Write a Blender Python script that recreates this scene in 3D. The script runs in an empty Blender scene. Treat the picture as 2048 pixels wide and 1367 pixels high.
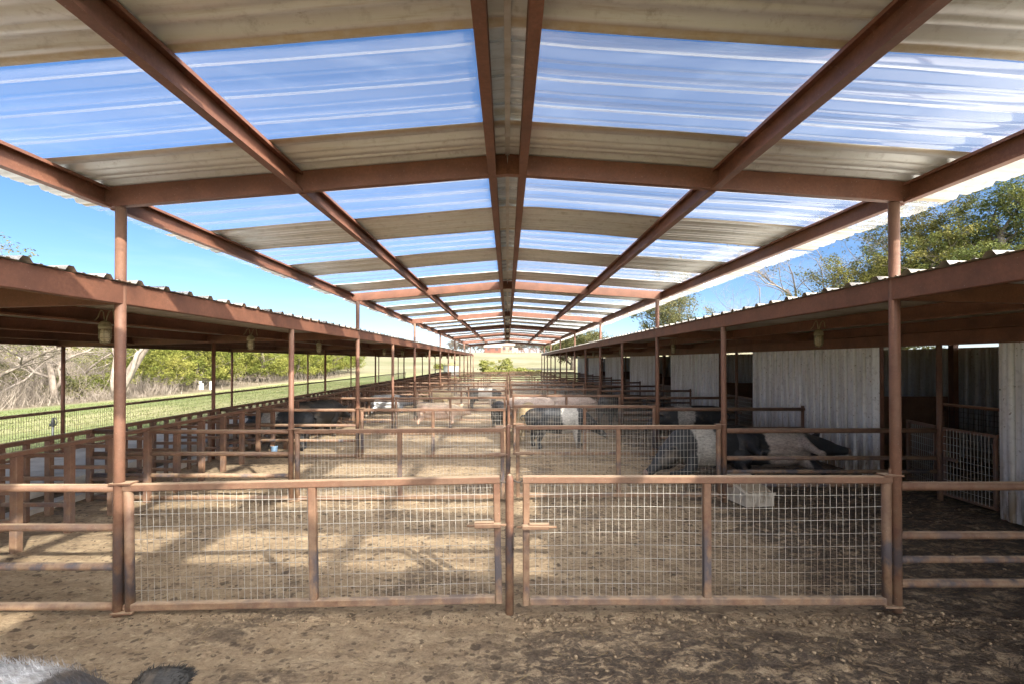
import bpy, bmesh, math, random
import numpy as np
from mathutils import Vector, Matrix, noise as mnoise

random.seed(7); rng = np.random.default_rng(7)
scene = bpy.context.scene
col = scene.collection
R = math.radians

# ------------------------------------------------------------------ camera, world, sun, exposure
SUN = Vector((0.975, -1.20, 1.0)).normalized()          # direction towards the sun
SUN_EL = math.asin(SUN.z)
SUN_AZ = math.atan2(SUN.x, SUN.y)

cam_d = bpy.data.cameras.new("camera")
cam = bpy.data.objects.new("camera", cam_d); col.objects.link(cam)
cam_d.sensor_width = 36.0
cam_d.lens = 17.19
cam_d.clip_start = 0.05; cam_d.clip_end = 3000
cam.location = (0, 0, 1.965)
cam.rotation_euler = (R(90.5), 0, 0)
cam_d.shift_y = 0.0142
cam_d.shift_x = 0.0044
scene.camera = cam

world = bpy.data.worlds.new("World"); scene.world = world
world.use_nodes = True
wn = world.node_tree.nodes; wl = world.node_tree.links
for n in list(wn): wn.remove(n)
w_out = wn.new("ShaderNodeOutputWorld"); w_bg = wn.new("ShaderNodeBackground")
sky = wn.new("ShaderNodeTexSky"); sky.sky_type = 'NISHITA'; sky.sun_disc = False
sky.sun_elevation = SUN_EL; sky.sun_rotation = SUN_AZ
sky.altitude = 250; sky.air_density = 0.75; sky.dust_density = 0.25; sky.ozone_density = 3.0
w_tc = wn.new("ShaderNodeTexCoord"); w_map = wn.new("ShaderNodeMapping")
w_map.inputs['Scale'].default_value = (1.2, 1.2, 7.0)
w_no = wn.new("ShaderNodeTexNoise"); w_no.inputs['Scale'].default_value = 3.0; w_no.inputs['Detail'].default_value = 8
w_no.inputs['Roughness'].default_value = 0.6
w_rmp = wn.new("ShaderNodeValToRGB")
w_rmp.color_ramp.elements[0].position = 0.52; w_rmp.color_ramp.elements[0].color = (0, 0, 0, 1)
w_rmp.color_ramp.elements[1].position = 0.80; w_rmp.color_ramp.elements[1].color = (0.16, 0.16, 0.16, 1)
w_mix = wn.new("ShaderNodeMixRGB"); w_mix.inputs[2].default_value = (5.0, 5.6, 6.4, 1)
wl.new(w_tc.outputs['Generated'], w_map.inputs['Vector']); wl.new(w_map.outputs[0], w_no.inputs['Vector'])
wl.new(w_no.outputs['Fac'], w_rmp.inputs['Fac']); wl.new(w_rmp.outputs['Color'], w_mix.inputs[0])
w_hs = wn.new("ShaderNodeHueSaturation"); w_hs.inputs['Saturation'].default_value = 1.12; w_hs.inputs['Value'].default_value = 0.78; w_hs.inputs['Hue'].default_value = 0.494
wl.new(sky.outputs[0], w_hs.inputs['Color']); w_tint = wn.new("ShaderNodeMixRGB"); w_tint.blend_type = 'MULTIPLY'; w_tint.inputs[0].default_value = 1.0; w_tint.inputs[2].default_value = (1.0, 0.93, 1.0, 1)
wl.new(w_hs.outputs[0], w_tint.inputs[1]); wl.new(w_tint.outputs[0], w_mix.inputs[1]); # fill glow added to the sky around the sun, behind the camera, lifting the shade
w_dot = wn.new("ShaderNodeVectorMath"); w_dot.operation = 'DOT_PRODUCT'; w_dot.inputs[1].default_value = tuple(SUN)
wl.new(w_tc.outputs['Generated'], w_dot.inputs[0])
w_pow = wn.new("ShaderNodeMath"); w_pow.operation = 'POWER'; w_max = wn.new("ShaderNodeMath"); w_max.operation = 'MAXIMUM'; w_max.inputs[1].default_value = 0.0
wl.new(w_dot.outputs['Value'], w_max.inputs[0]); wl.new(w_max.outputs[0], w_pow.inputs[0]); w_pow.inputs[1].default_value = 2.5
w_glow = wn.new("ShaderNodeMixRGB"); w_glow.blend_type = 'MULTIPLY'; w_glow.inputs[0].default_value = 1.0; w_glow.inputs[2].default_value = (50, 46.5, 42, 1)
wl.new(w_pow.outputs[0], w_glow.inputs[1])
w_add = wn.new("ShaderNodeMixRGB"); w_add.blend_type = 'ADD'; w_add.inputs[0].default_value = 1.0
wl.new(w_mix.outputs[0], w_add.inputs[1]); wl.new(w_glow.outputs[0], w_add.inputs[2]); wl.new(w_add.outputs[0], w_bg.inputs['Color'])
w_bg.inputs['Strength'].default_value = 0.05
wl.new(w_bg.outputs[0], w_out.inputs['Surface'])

sun_d = bpy.data.lights.new("sun", 'SUN'); sun_d.energy = 2.15; sun_d.angle = R(0.9); sun_d.color = (1.0, 0.90, 0.74)
sun = bpy.data.objects.new("sun", sun_d); col.objects.link(sun)
sun.rotation_euler = (-SUN).to_track_quat('-Z', 'Y').to_euler()
sun.location = (10, -14, 20)

scene.view_settings.view_transform = 'Standard'; scene.view_settings.look = 'None'
scene.view_settings.gamma = 1.0; scene.view_settings.exposure = 2.45
scene.render.engine = 'CYCLES'
scene.cycles.use_denoising = True
scene.cycles.max_bounces = 12; scene.cycles.diffuse_bounces = 8; scene.cycles.transparent_max_bounces = 24
scene.cycles.caustics_reflective = False; scene.cycles.caustics_refractive = False
scene.cycles.sample_clamp_indirect = 6

# ------------------------------------------------------------------ materials
def new_mat(name):
    m = bpy.data.materials.new(name); m.use_nodes = True
    nt = m.node_tree; b = nt.nodes['Principled BSDF']
    return m, nt, b
def nnoise(nt, scale, detail=6, rough=0.6, coord='Object', stretch=(1, 1, 1), dist=0.0):
    tc = nt.nodes.new("ShaderNodeTexCoord"); mp = nt.nodes.new("ShaderNodeMapping")
    mp.inputs['Scale'].default_value = stretch
    n = nt.nodes.new("ShaderNodeTexNoise"); n.inputs['Scale'].default_value = scale
    n.inputs['Detail'].default_value = detail; n.inputs['Roughness'].default_value = rough
    n.inputs['Distortion'].default_value = dist
    if coord == 'World':
        g = nt.nodes.new("ShaderNodeNewGeometry"); nt.links.new(g.outputs['Position'], mp.inputs['Vector'])
    else:
        nt.links.new(tc.outputs[coord], mp.inputs['Vector'])
    nt.links.new(mp.outputs[0], n.inputs['Vector'])
    return n.outputs['Fac']
def ramp(nt, fac, stops, interp='LINEAR'):
    r = nt.nodes.new("ShaderNodeValToRGB"); r.color_ramp.interpolation = interp
    el = r.color_ramp.elements
    while len(el) < len(stops): el.new(0.5)
    for e, (p, c) in zip(el, stops):
        e.position = p; e.color = tuple(c) + (1,) if len(c) == 3 else c
    nt.links.new(fac, r.inputs['Fac']); return r.outputs['Color']
def g(v): return (v, v, v)
def mixc(nt, fac, a, b, mode='MIX'):
    m = nt.nodes.new("ShaderNodeMixRGB"); m.blend_type = mode
    for i, v in enumerate((fac, a, b)):
        s = m.inputs[i]
        if hasattr(v, 'is_linked') or hasattr(v, 'links'): nt.links.new(v, s)
        elif isinstance(v, (int, float)): s.default_value = v if i == 0 else (v, v, v, 1)
        else: s.default_value = tuple(v) + (1,)
    return m.outputs[0]
def math_n(nt, op, a, b=0.0, c=None, clamp=False):
    m = nt.nodes.new("ShaderNodeMath"); m.operation = op; m.use_clamp = clamp
    for i, v in enumerate((a, b) if c is None else (a, b, c)):
        if isinstance(v, (int, float)): m.inputs[i].default_value = v
        else: nt.links.new(v, m.inputs[i])
    return m.outputs[0]
def maprange(nt, v, a, b, lo=0.0, hi=1.0):
    m = nt.nodes.new("ShaderNodeMapRange"); m.clamp = True
    m.interpolation_type = 'SMOOTHSTEP'
    nt.links.new(v, m.inputs[0])
    for i, x in enumerate((a, b, lo, hi)): m.inputs[i + 1].default_value = x
    return m.outputs[0]
def pos_xyz(nt, coord='World'):
    s = nt.nodes.new("ShaderNodeSeparateXYZ")
    if coord == 'World':
        ge = nt.nodes.new("ShaderNodeNewGeometry"); nt.links.new(ge.outputs['Position'], s.inputs[0])
    else:
        tc = nt.nodes.new("ShaderNodeTexCoord"); nt.links.new(tc.outputs[coord], s.inputs[0])
    return s.outputs
def normal_z(nt):
    ge = nt.nodes.new("ShaderNodeNewGeometry"); s = nt.nodes.new("ShaderNodeSeparateXYZ")
    nt.links.new(ge.outputs['Normal'], s.inputs[0]); return s.outputs[2]
def bump(nt, b, height, strength=0.3, dist=0.02):
    bn = nt.nodes.new("ShaderNodeBump"); bn.inputs['Strength'].default_value = strength; bn.inputs['Distance'].default_value = dist
    nt.links.new(height, bn.inputs['Height']); nt.links.new(bn.outputs[0], b.inputs['Normal'])
def setc(nt, b, c):
    if isinstance(c, tuple): b.inputs['Base Color'].default_value = tuple(c) + (1,)
    else: nt.links.new(c, b.inputs['Base Color'])

def rust_paint(name, base, dark, dust=0.0, scuff=0.0):
    """red oxide painted steel, optionally dusty tan and scuffed low down"""
    m, nt, b = new_mat(name)
    n1 = nnoise(nt, 3.5, 8, 0.65, 'World'); n2 = nnoise(nt, 45, 4, 0.7, 'World')
    c = ramp(nt, n1, [(0.3, dark), (0.52, base), (0.75, tuple(min(1, x * 1.25) for x in base))])
    c = mixc(nt, ramp(nt, n2, [(0.40, g(0)), (0.62, g(0.5))]), c, tuple(x * 0.62 for x in base))
    p = pos_xyz(nt)
    n3 = nnoise(nt, 9, 7, 0.7, 'World')
    if dust > 0:
        low = maprange(nt, p[2], 1.25, 0.15, 0.25, 1.0)
        f = math_n(nt, 'MULTIPLY', low, ramp(nt, n3, [(0.33, g(0.15)), (0.62, g(1.0))]))
        c = mixc(nt, math_n(nt, 'MULTIPLY', f, dust), c, (0.36, 0.25, 0.155))
        up = maprange(nt, normal_z(nt), 0.55, 0.95, 0, 0.8)
        c = mixc(nt, up, c, (0.46, 0.345, 0.24))
    if scuff > 0:
        band = math_n(nt, 'MULTIPLY', maprange(nt, p[2], 0.75, 0.5), maprange(nt, p[2], 0.0, 0.2))
        f = math_n(nt, 'MULTIPLY', band, ramp(nt, nnoise(nt, 5, 5, 0.6, 'World', (1, 1, 0.6)), [(0.46, g(0)), (0.58, g(1))]))
        c = mixc(nt, math_n(nt, 'MULTIPLY', f, scuff), c, (0.085, 0.075, 0.085))
    spk = ramp(nt, nnoise(nt, 120, 2, 0.5, 'World'), [(0.70, g(0)), (0.76, g(0.6))])
    c = mixc(nt, spk, c, (0.45, 0.38, 0.33))
    setc(nt, b, c); b.inputs['Roughness'].default_value = 0.62
    bump(nt, b, n2, 0.25, 0.004)
    return m
M = {}
M['steel'] = rust_paint("red_oxide_steel", (0.195, 0.082, 0.050), (0.12, 0.051, 0.034))
M['steel_dusty'] = rust_paint("dusty_red_oxide_steel", (0.165, 0.077, 0.049), (0.085, 0.043, 0.032), 0.7, 0.95)
M['steel_post'] = rust_paint("red_oxide_post", (0.175, 0.077, 0.050), (0.11, 0.050, 0.035), 0.5, 0.9)
M['steel_stall'] = rust_paint("worn_stall_steel", (0.15, 0.066, 0.042), (0.075, 0.042, 0.034), 0.45, 0.5)

def mat_wire():
    m, nt, b = new_mat("galvanised_wire")
    p = pos_xyz(nt)
    f = math_n(nt, 'MULTIPLY', maprange(nt, p[2], 0.75, 0.3), ramp(nt, nnoise(nt, 2.0, 5, 0.6, 'World'), [(0.40, g(0)), (0.62, g(0.8))]))
    c = mixc(nt, f, (0.46, 0.435, 0.40), (0.24, 0.175, 0.115))
    setc(nt, b, c); b.inputs['Roughness'].default_value = 0.45; b.inputs['Metallic'].default_value = 0.25
    return m
M['wire'] = mat_wire()
def mat_darkwire():
    m, nt, b = new_mat("weathered_wire"); n = nnoise(nt, 3, 3, 0.5, 'World')
    setc(nt, b, ramp(nt, n, [(0.3, (0.05, 0.04, 0.035)), (0.7, (0.12, 0.09, 0.07))])); b.inputs['Roughness'].default_value = 0.7
    return m
M['darkwire'] = mat_darkwire()

def mat_sheet(name, base, stain, metal=0.35, rough=0.42, rust=0.0, stretch=(0.25, 4, 4), low_dirt=False, lap=False):
    m, nt, b = new_mat(name)
    n1 = nnoise(nt, 1.6, 8, 0.62, 'World', stretch); n2 = nnoise(nt, 14, 5, 0.7, 'World')
    c = ramp(nt, n1, [(0.32, stain), (0.58, base), (0.8, tuple(min(1, x * 1.12) for x in base))])
    c = mixc(nt, ramp(nt, n2, [(0.52, g(0)), (0.74, g(0.55))]), c, tuple(x * 0.62 for x in stain))
    p = pos_xyz(nt)
    if rust > 0:
        f = ramp(nt, nnoise(nt, 7, 6, 0.75, 'World'), [(0.60, g(0)), (0.70, g(rust))])
        c = mixc(nt, f, c, (0.13, 0.06, 0.03))
    if lap:      # tan weather stain along the side laps of each sheet
        fr = math_n(nt, 'FRACT', math_n(nt, 'DIVIDE', math_n(nt, 'ADD', p[1], -2.36 + 0.92 * 40), 0.92))
        ed = math_n(nt, 'ABSOLUTE', math_n(nt, 'SUBTRACT', fr, 0.5))
        st = math_n(nt, 'MULTIPLY', maprange(nt, ed, 0.40, 0.455), ramp(nt, n2, [(0.3, g(0.55)), (0.6, g(0.95))]))
        c = mixc(nt, st, c, (0.52, 0.43, 0.29))
        c = mixc(nt, ramp(nt, nnoise(nt, 5, 5, 0.7, 'World', (0.15, 3, 1)), [(0.56, g(0)), (0.68, g(0.5))]), c, (0.40, 0.34, 0.25))
    if low_dirt:
        f = math_n(nt, 'MULTIPLY', maprange(nt, p[2], 1.1, 0.0), ramp(nt, nnoise(nt, 5, 6, 0.65, 'World', (3, 3, 0.4)), [(0.36, g(0.1)), (0.56, g(1.0))]))
        c = mixc(nt, f, c, (0.26, 0.19, 0.115))
        sp = ramp(nt, nnoise(nt, 26, 2, 0.5, 'World'), [(0.69, g(0)), (0.73, g(0.8))])
        c = mixc(nt, sp, c, (0.16, 0.10, 0.06))
    setc(nt, b, c); b.inputs['Metallic'].default_value = metal; b.inputs['Roughness'].default_value = rough
    bump(nt, b, n1, 0.08, 0.01)
    return m
M['roof_metal'] = mat_sheet("weathered_roof_metal", (0.72, 0.755, 0.77), (0.62, 0.62, 0.60), 0.2, 0.42, 0.2, (0.2, 5, 4), False, True)
M['lean_roof'] = mat_sheet("lean_roof_metal", (0.58, 0.56, 0.52), (0.42, 0.38, 0.32), 0.3, 0.42)
M['wall_metal'] = mat_sheet("white_wall_metal", (0.90, 0.90, 0.90), (0.60, 0.57, 0.53), 0.0, 0.5, 0.0, (4, 4, 0.3), True)
M['back_metal'] = mat_sheet("back_wall_metal", (0.60, 0.62, 0.66), (0.40, 0.38, 0.36), 0.0, 0.55, 0.0, (4, 4, 0.3), True)
M['ridge_metal'] = mat_sheet("ridge_metal", (0.60, 0.60, 0.60), (0.48, 0.46, 0.42), 0.3, 0.45)

def mat_clear():
    m, nt, b = new_mat("clear_roof_plastic")
    out = nt.nodes['Material Output']; nt.nodes.remove(b)
    p = pos_xyz(nt)
    n1 = nnoise(nt, 1.0, 8, 0.68, 'World', (0.22, 6.0, 1.0), 0.3); n2 = nnoise(nt, 0.5, 4, 0.6, 'World', (0.5, 1.0, 1.0))
    haze = ramp(nt, n1, [(0.34, g(0.035)), (0.55, g(0.075)), (0.78, g(0.15))])
    steep = maprange(nt, math_n(nt, 'ABSOLUTE', normal_z(nt)), 0.97, 0.85, 0.0, 0.11)
    haze = math_n(nt, 'ADD', haze, steep)
    right = maprange(nt, p[0], 0.4, 3.6, 0.9, 1.9)  # whiter towards the right: sun scatter put into the sheet by position
    haze = math_n(nt, 'MULTIPLY', haze, right); haze = math_n(nt, 'MULTIPLY', haze, ramp(nt, n2, [(0.3, g(0.6)), (0.7, g(1.5))]), clamp=True)
    tr = nt.nodes.new("ShaderNodeBsdfTransparent"); tr.inputs[0].default_value = (0.93, 0.97, 1.0, 1)
    tl = nt.nodes.new("ShaderNodeBsdfTranslucent"); tl.inputs[0].default_value = (0.72, 0.74, 0.76, 1)
    df = nt.nodes.new("ShaderNodeBsdfDiffuse"); df.inputs[0].default_value = (0.62, 0.62, 0.60, 1)
    gl = nt.nodes.new("ShaderNodeBsdfGlossy"); gl.inputs['Roughness'].default_value = 0.12
    m1 = nt.nodes.new("ShaderNodeMixShader"); m1.inputs[0].default_value = 0.35
    nt.links.new(tl.outputs[0], m1.inputs[1]); nt.links.new(df.outputs[0], m1.inputs[2])
    m2 = nt.nodes.new("ShaderNodeMixShader"); nt.links.new(haze, m2.inputs[0])
    nt.links.new(tr.outputs[0], m2.inputs[1]); nt.links.new(m1.outputs[0], m2.inputs[2])
    fr = nt.nodes.new("ShaderNodeFresnel"); fr.inputs[0].default_value = 1.25
    m3 = nt.nodes.new("ShaderNodeMixShader"); nt.links.new(math_n(nt, 'MULTIPLY', fr.outputs[0], 0.22), m3.inputs[0])
    nt.links.new(m2.outputs[0], m3.inputs[1]); nt.links.new(gl.outputs[0], m3.inputs[2])
    nt.links.new(m3.outputs[0], out.inputs['Surface'])
    return m
M['clear'] = mat_clear()

def mat_dirt():
    m, nt, b = new_mat("pen_dirt")
    p = pos_xyz(nt)
    n1 = nnoise(nt, 0.9, 8, 0.62, 'World', (1, 1, 1), 0.3); n2 = nnoise(nt, 5.0, 9, 0.72, 'World', (0.7, 1.4, 1), 0.4)
    n3 = nnoise(nt, 34, 6, 0.75, 'World'); n4 = nnoise(nt, 2.3, 6, 0.6, 'World', (0.6, 1.3, 1), 0.5); n5 = nnoise(nt, 10, 8, 0.74, 'World', (0.8, 1.3, 1), 0.8)
    c = ramp(nt, n2, [(0.30, (0.27, 0.187, 0.115)), (0.46, (0.425, 0.312, 0.20)), (0.58, (0.50, 0.378, 0.248)), (0.72, (0.60, 0.468, 0.315))])
    c = mixc(nt, ramp(nt, n3, [(0.30, g(0.75)), (0.50, g(0.12)), (0.62, g(0))]), c, (0.20, 0.138, 0.085))
    c = mixc(nt, ramp(nt, n5, [(0.36, g(0.85)), (0.44, g(0.0))]), c, (0.17, 0.118, 0.074))
    c = mixc(nt, ramp(nt, n5, [(0.58, g(0.0)), (0.66, g(0.6))]), c, (0.66, 0.53, 0.36))
    # damp trodden mud: under the right hand roof, in the foreground on the right, and in patches elsewhere
    e = math_n(nt, 'MULTIPLY', math_n(nt, 'SUBTRACT', n4, 0.5), 1.7)
    mr = maprange(nt, math_n(nt, 'ADD', p[0], e), 2.55, 2.95)
    fg = math_n(nt, 'MULTIPLY', maprange(nt, math_n(nt, 'ADD', p[1], e), 4.0, 3.2), maprange(nt, math_n(nt, 'ADD', p[0], e), -0.9, 0.5))
    patch = ramp(nt, n1, [(0.52, g(0)), (0.60, g(0.9))])
    rp = math_n(nt, 'MULTIPLY', maprange(nt, p[0], 0.1, 0.8), 0.16)
    wet = math_n(nt, 'MAXIMUM', math_n(nt, 'MULTIPLY', mr, 0.95), fg)
    wet = math_n(nt, 'MAXIMUM', wet, math_n(nt, 'MULTIPLY', patch, 0.75))
    wet = math_n(nt, 'MAXIMUM', wet, rp)
    brk = ramp(nt, mixc(nt, 0.6, n2, n5), [(0.42, g(1.0)), (0.505, g(0.92)), (0.535, g(0.22)), (0.62, g(0.0))])
    wet = math_n(nt, 'MULTIPLY', wet, brk, clamp=True)
    mud = ramp(nt, n3, [(0.32, (0.040, 0.029, 0.021)), (0.5, (0.090, 0.065, 0.047)), (0.66, (0.20, 0.15, 0.108))])
    c = mixc(nt, wet, c, mud)
    def vor(scale, rnd=1.0):
        v = nt.nodes.new("ShaderNodeTexVoronoi"); v.inputs['Scale'].default_value = scale; v.inputs['Randomness'].default_value = rnd
        mv = nt.nodes.new("ShaderNodeVectorMath"); mv.operation = 'ADD'
        ge = nt.nodes.new("ShaderNodeNewGeometry"); nn = nt.nodes.new("ShaderNodeTexNoise"); nn.inputs['Scale'].default_value = scale * 2.5
        nt.links.new(ge.outputs['Position'], nn.inputs['Vector'])
        sc_ = nt.nodes.new("ShaderNodeVectorMath"); sc_.operation = 'SCALE'; sc_.inputs['Scale'].default_value = 0.55 / scale; nt.links.new(nn.outputs['Color'], sc_.inputs[0])
        nt.links.new(ge.outputs['Position'], mv.inputs[0]); nt.links.new(sc_.outputs[0], mv.inputs[1]); nt.links.new(mv.outputs[0], v.inputs['Vector'])
        return v
    v1 = vor(7.0); v2 = vor(19.0)
    for v, r0, r1, keep, dark in ((v1, 0.20, 0.30, 0.72, (0.075, 0.052, 0.036)), (v2, 0.26, 0.36, 0.62, (0.11, 0.078, 0.052))):
        scn = nt.nodes.new("ShaderNodeSeparateColor"); nt.links.new(v.outputs['Color'], scn.inputs[0])
        sel = math_n(nt, 'GREATER_THAN', scn.outputs[0], keep)
        c = mixc(nt, math_n(nt, 'MULTIPLY', math_n(nt, 'MULTIPLY', sel, maprange(nt, v.outputs['Distance'], r1, r0)), 0.75), c, dark)
    straw = ramp(nt, nnoise(nt, 60, 3, 0.5, 'World', (0.35, 1.6, 1), 0.8), [(0.66, g(0)), (0.71, g(0.55))])
    c = mixc(nt, straw, c, (0.50, 0.40, 0.25))
    setc(nt, b, c)
    nt.links.new(maprange(nt, wet, 0.2, 0.9, 0.92, 0.60), b.inputs['Roughness'])
    h = math_n(nt, 'ADD', math_n(nt, 'MULTIPLY', n2, 1.0), math_n(nt, 'ADD', math_n(nt, 'MULTIPLY', n3, 0.45), math_n(nt, 'MULTIPLY', n5, 0.6)))
    h = math_n(nt, 'ADD', h, math_n(nt, 'MULTIPLY', maprange(nt, v1.outputs['Distance'], 0.05, 0.42), 0.35))
    bump(nt, b, h, 1.0, 0.05)
    return m
M['dirt'] = mat_dirt()
def mat_clod():
    m, nt, b = new_mat("dirt_clod")
    n1 = nnoise(nt, 2.0, 3, 0.5, 'World'); n2 = nnoise(nt, 30, 5, 0.7, 'World'); n3 = nnoise(nt, 17, 2, 0.5, 'World')
    c = ramp(nt, n3, [(0.36, (0.12, 0.085, 0.058)), (0.5, (0.25, 0.18, 0.115)), (0.64, (0.42, 0.32, 0.21))])
    c = mixc(nt, ramp(nt, n2, [(0.35, g(0.5)), (0.6, g(0))]), c, (0.10, 0.07, 0.048))
    setc(nt, b, c); b.inputs['Roughness'].default_value = 0.95; bump(nt, b, n2, 0.6, 0.01)
    return m
M['clod'] = mat_clod()
def mat_ground():
    m, nt, b = new_mat("grass_ground")
    p = pos_xyz(nt)
    n1 = nnoise(nt, 0.22, 6, 0.6, 'World', (1.0, 0.35, 1)); n2 = nnoise(nt, 7, 8, 0.75, 'World'); n3 = nnoise(nt, 0.045, 5, 0.6, 'World', (1, 1, 1))
    lawn = ramp(nt, n1, [(0.36, (0.095, 0.135, 0.038)), (0.5, (0.16, 0.18, 0.07)), (0.64, (0.28, 0.26, 0.14))])
    lawn = mixc(nt, ramp(nt, n2, [(0.3, g(0.6)), (0.62, g(0))]), lawn, (0.11, 0.125, 0.04))
    brush = ramp(nt, nnoise(nt, 0.9, 8, 0.7, 'World'), [(0.34, (0.07, 0.06, 0.035)), (0.5, (0.14, 0.115, 0.075)), (0.68, (0.24, 0.195, 0.14))])
    field = ramp(nt, n3, [(0.36, (0.105, 0.115, 0.05)), (0.5, (0.17, 0.16, 0.092)), (0.66, (0.235, 0.21, 0.15))])
    field = mixc(nt, ramp(nt, nnoise(nt, 0.5, 7, 0.7, 'World'), [(0.38, g(0.6)), (0.58, g(0))]), field, (0.12, 0.11, 0.055))
    c = mixc(nt, maprange(nt, math_n(nt, 'ADD', p[0], math_n(nt, 'MULTIPLY', n2, 1.5)), -18.6, -19.9), lawn, brush)
    c = mixc(nt, maprange(nt, p[1], 56, 74), c, field)
    setc(nt, b, c); b.inputs['Roughness'].default_value = 0.95; bump(nt, b, n2, 0.8, 0.06)
    return m
M['ground'] = mat_ground()
def mat_simple(name, cols, scale=6, rough=0.8, coord='World', bmp=0.3, bdist=0.01, metal=0.0, stretch=(1, 1, 1)):
    m, nt, b = new_mat(name); n = nnoise(nt, scale, 7, 0.68, coord, stretch)
    k = len(cols)
    setc(nt, b, ramp(nt, n, [(0.3 + 0.4 * i / max(1, k - 1), c) for i, c in enumerate(cols)]))
    b.inputs['Roughness'].default_value = rough; b.inputs['Metallic'].default_value = metal
    if bmp: bump(nt, b, n, bmp, bdist)
    return m
M['concrete'] = mat_simple("concrete", [(0.42, 0.39, 0.35), (0.62, 0.585, 0.54), (0.70, 0.67, 0.63)], 2.5, 0.85)
M['trough'] = mat_simple("stained_concrete", [(0.05, 0.035, 0.025), (0.12, 0.085, 0.055), (0.25, 0.19, 0.13)], 5, 0.8)
M['feeder'] = mat_simple("beige_plastic", [(0.30, 0.24, 0.18), (0.50, 0.45, 0.38), (0.58, 0.54, 0.47)], 5, 0.55)
M['feeder_lid'] = mat_simple("dirty_lid", [(0.26, 0.20, 0.14), (0.40, 0.33, 0.25), (0.48, 0.42, 0.33)], 6, 0.5)
M['lamp_cap'] = mat_simple("lamp_cap_paint", [(0.16, 0.13, 0.08), (0.28, 0.24, 0.15), (0.36, 0.31, 0.21)], 30, 0.6)
M['bulb'] = mat_simple("dusty_bulb_glass", [(0.30, 0.24, 0.13), (0.46, 0.38, 0.24), (0.55, 0.48, 0.34)], 25, 0.35)
M['bark_pale'] = mat_simple("pale_bark", [(0.10, 0.082, 0.066), (0.20, 0.17, 0.145), (0.32, 0.29, 0.255)], 3, 0.9, 'World', 0.7, 0.03, 0, (1, 1, 0.4))
M['bark_dark'] = mat_simple("dark_bark", [(0.05, 0.042, 0.034), (0.11, 0.092, 0.074), (0.25, 0.22, 0.18)], 3, 0.9, 'World', 0.7, 0.03)
M['twig'] = mat_simple("bare_twigs", [(0.075, 0.063, 0.05), (0.145, 0.122, 0.10), (0.26, 0.23, 0.195)], 1.6, 0.95, 'World', 0)
def mat_leaf(name, a, b_, c_, sc=0.8):
    m, nt, b = new_mat(name)
    n = nnoise(nt, sc, 4, 0.6, 'World'); n2 = nnoise(nt, 9, 3, 0.6, 'World')
    c = ramp(nt, n, [(0.33, a), (0.5, b_), (0.66, c_)])
    c = mixc(nt, ramp(nt, n2, [(0.38, g(0.55)), (0.62, g(0))]), c, tuple(x * 0.55 for x in a))
    out = nt.nodes['Material Output']
    setc(nt, b, c); b.inputs['Roughness'].default_value = 0.7; b.inputs['Specular IOR Level'].default_value = 0.2
    tl = nt.nodes.new("ShaderNodeBsdfTranslucent"); nt.links.new(c, tl.inputs[0])
    mx = nt.nodes.new("ShaderNodeMixShader"); mx.inputs[0].default_value = 0.28
    nt.links.new(b.outputs[0], mx.inputs[1]); nt.links.new(tl.outputs[0], mx.inputs[2]); nt.links.new(mx.outputs[0], out.inputs['Surface'])
    return m
M['leaf_juniper'] = mat_leaf("juniper_leaf", (0.105, 0.135, 0.028), (0.19, 0.205, 0.042), (0.285, 0.27, 0.07))
M['leaf_cedar'] = mat_leaf("cedar_leaf", (0.075, 0.10, 0.028), (0.125, 0.15, 0.04), (0.20, 0.195, 0.055))
M['leaf_cedar_gold'] = mat_leaf("golden_cedar_leaf", (0.095, 0.105, 0.025), (0.155, 0.155, 0.04), (0.215, 0.19, 0.055))
M['leaf_oak'] = mat_leaf("live_oak_leaf", (0.075, 0.085, 0.035), (0.14, 0.14, 0.055), (0.22, 0.19, 0.09))
M['leaf_bush'] = mat_leaf("bush_leaf", (0.13, 0.15, 0.035), (0.22, 0.23, 0.06), (0.30, 0.28, 0.10))
M['grass'] = mat_leaf("grass_blade", (0.09, 0.125, 0.033), (0.15, 0.175, 0.065), (0.26, 0.245, 0.125), 0.5)

def mat_pig(name, black, pale, belts, pink=0.0, shag=0.0):
    """belts: list of (x0, x1) spans along the body that are pale; the rest is black"""
    m, nt, b = new_mat(name)
    p = pos_xyz(nt, 'Object'); n1 = nnoise(nt, 5, 5, 0.6, 'Object'); n2 = nnoise(nt, 60, 4, 0.7, 'Object', (0.35, 1, 1))
    x = math_n(nt, 'ADD', p[0], math_n(nt, 'MULTIPLY', math_n(nt, 'SUBTRACT', n1, 0.5), 0.22))
    dk = ramp(nt, n1, [(0.35, tuple(v * 0.65 for v in black)), (0.55, black), (0.75, tuple(v * 1.9 + 0.012 for v in black))])
    pl = ramp(nt, n1, [(0.32, tuple(v * 0.72 for v in pale)), (0.55, pale), (0.75, tuple(min(1, v * 1.12) for v in pale))])
    if pink: pl = mixc(nt, math_n(nt, 'MULTIPLY', maprange(nt, p[2], 0.55, 0.30), pink), pl, (0.55, 0.30, 0.235))
    c = dk
    for a, d in belts:
        f = math_n(nt, 'MULTIPLY', maprange(nt, x, a - 0.02, a + 0.03), maprange(nt, x, d + 0.02, d - 0.03))
        c = mixc(nt, f, c, pl)
    c = mixc(nt, ramp(nt, n2, [(0.38, g(0.45)), (0.6, g(0))]), c, tuple(v * 0.5 for v in black) if not shag else (0.12, 0.08, 0.045))
    mud = ramp(nt, nnoise(nt, 3.3, 6, 0.65, 'Object'), [(0.53, g(0)), (0.70, g(0.55))])
    c = mixc(nt, mud, c, (0.21, 0.16, 0.11))
    setc(nt, b, c); b.inputs['Roughness'].default_value = 0.6; bump(nt, b, n2, 0.55, 0.012)
    return m
BL = (0.030, 0.032, 0.038)
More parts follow.
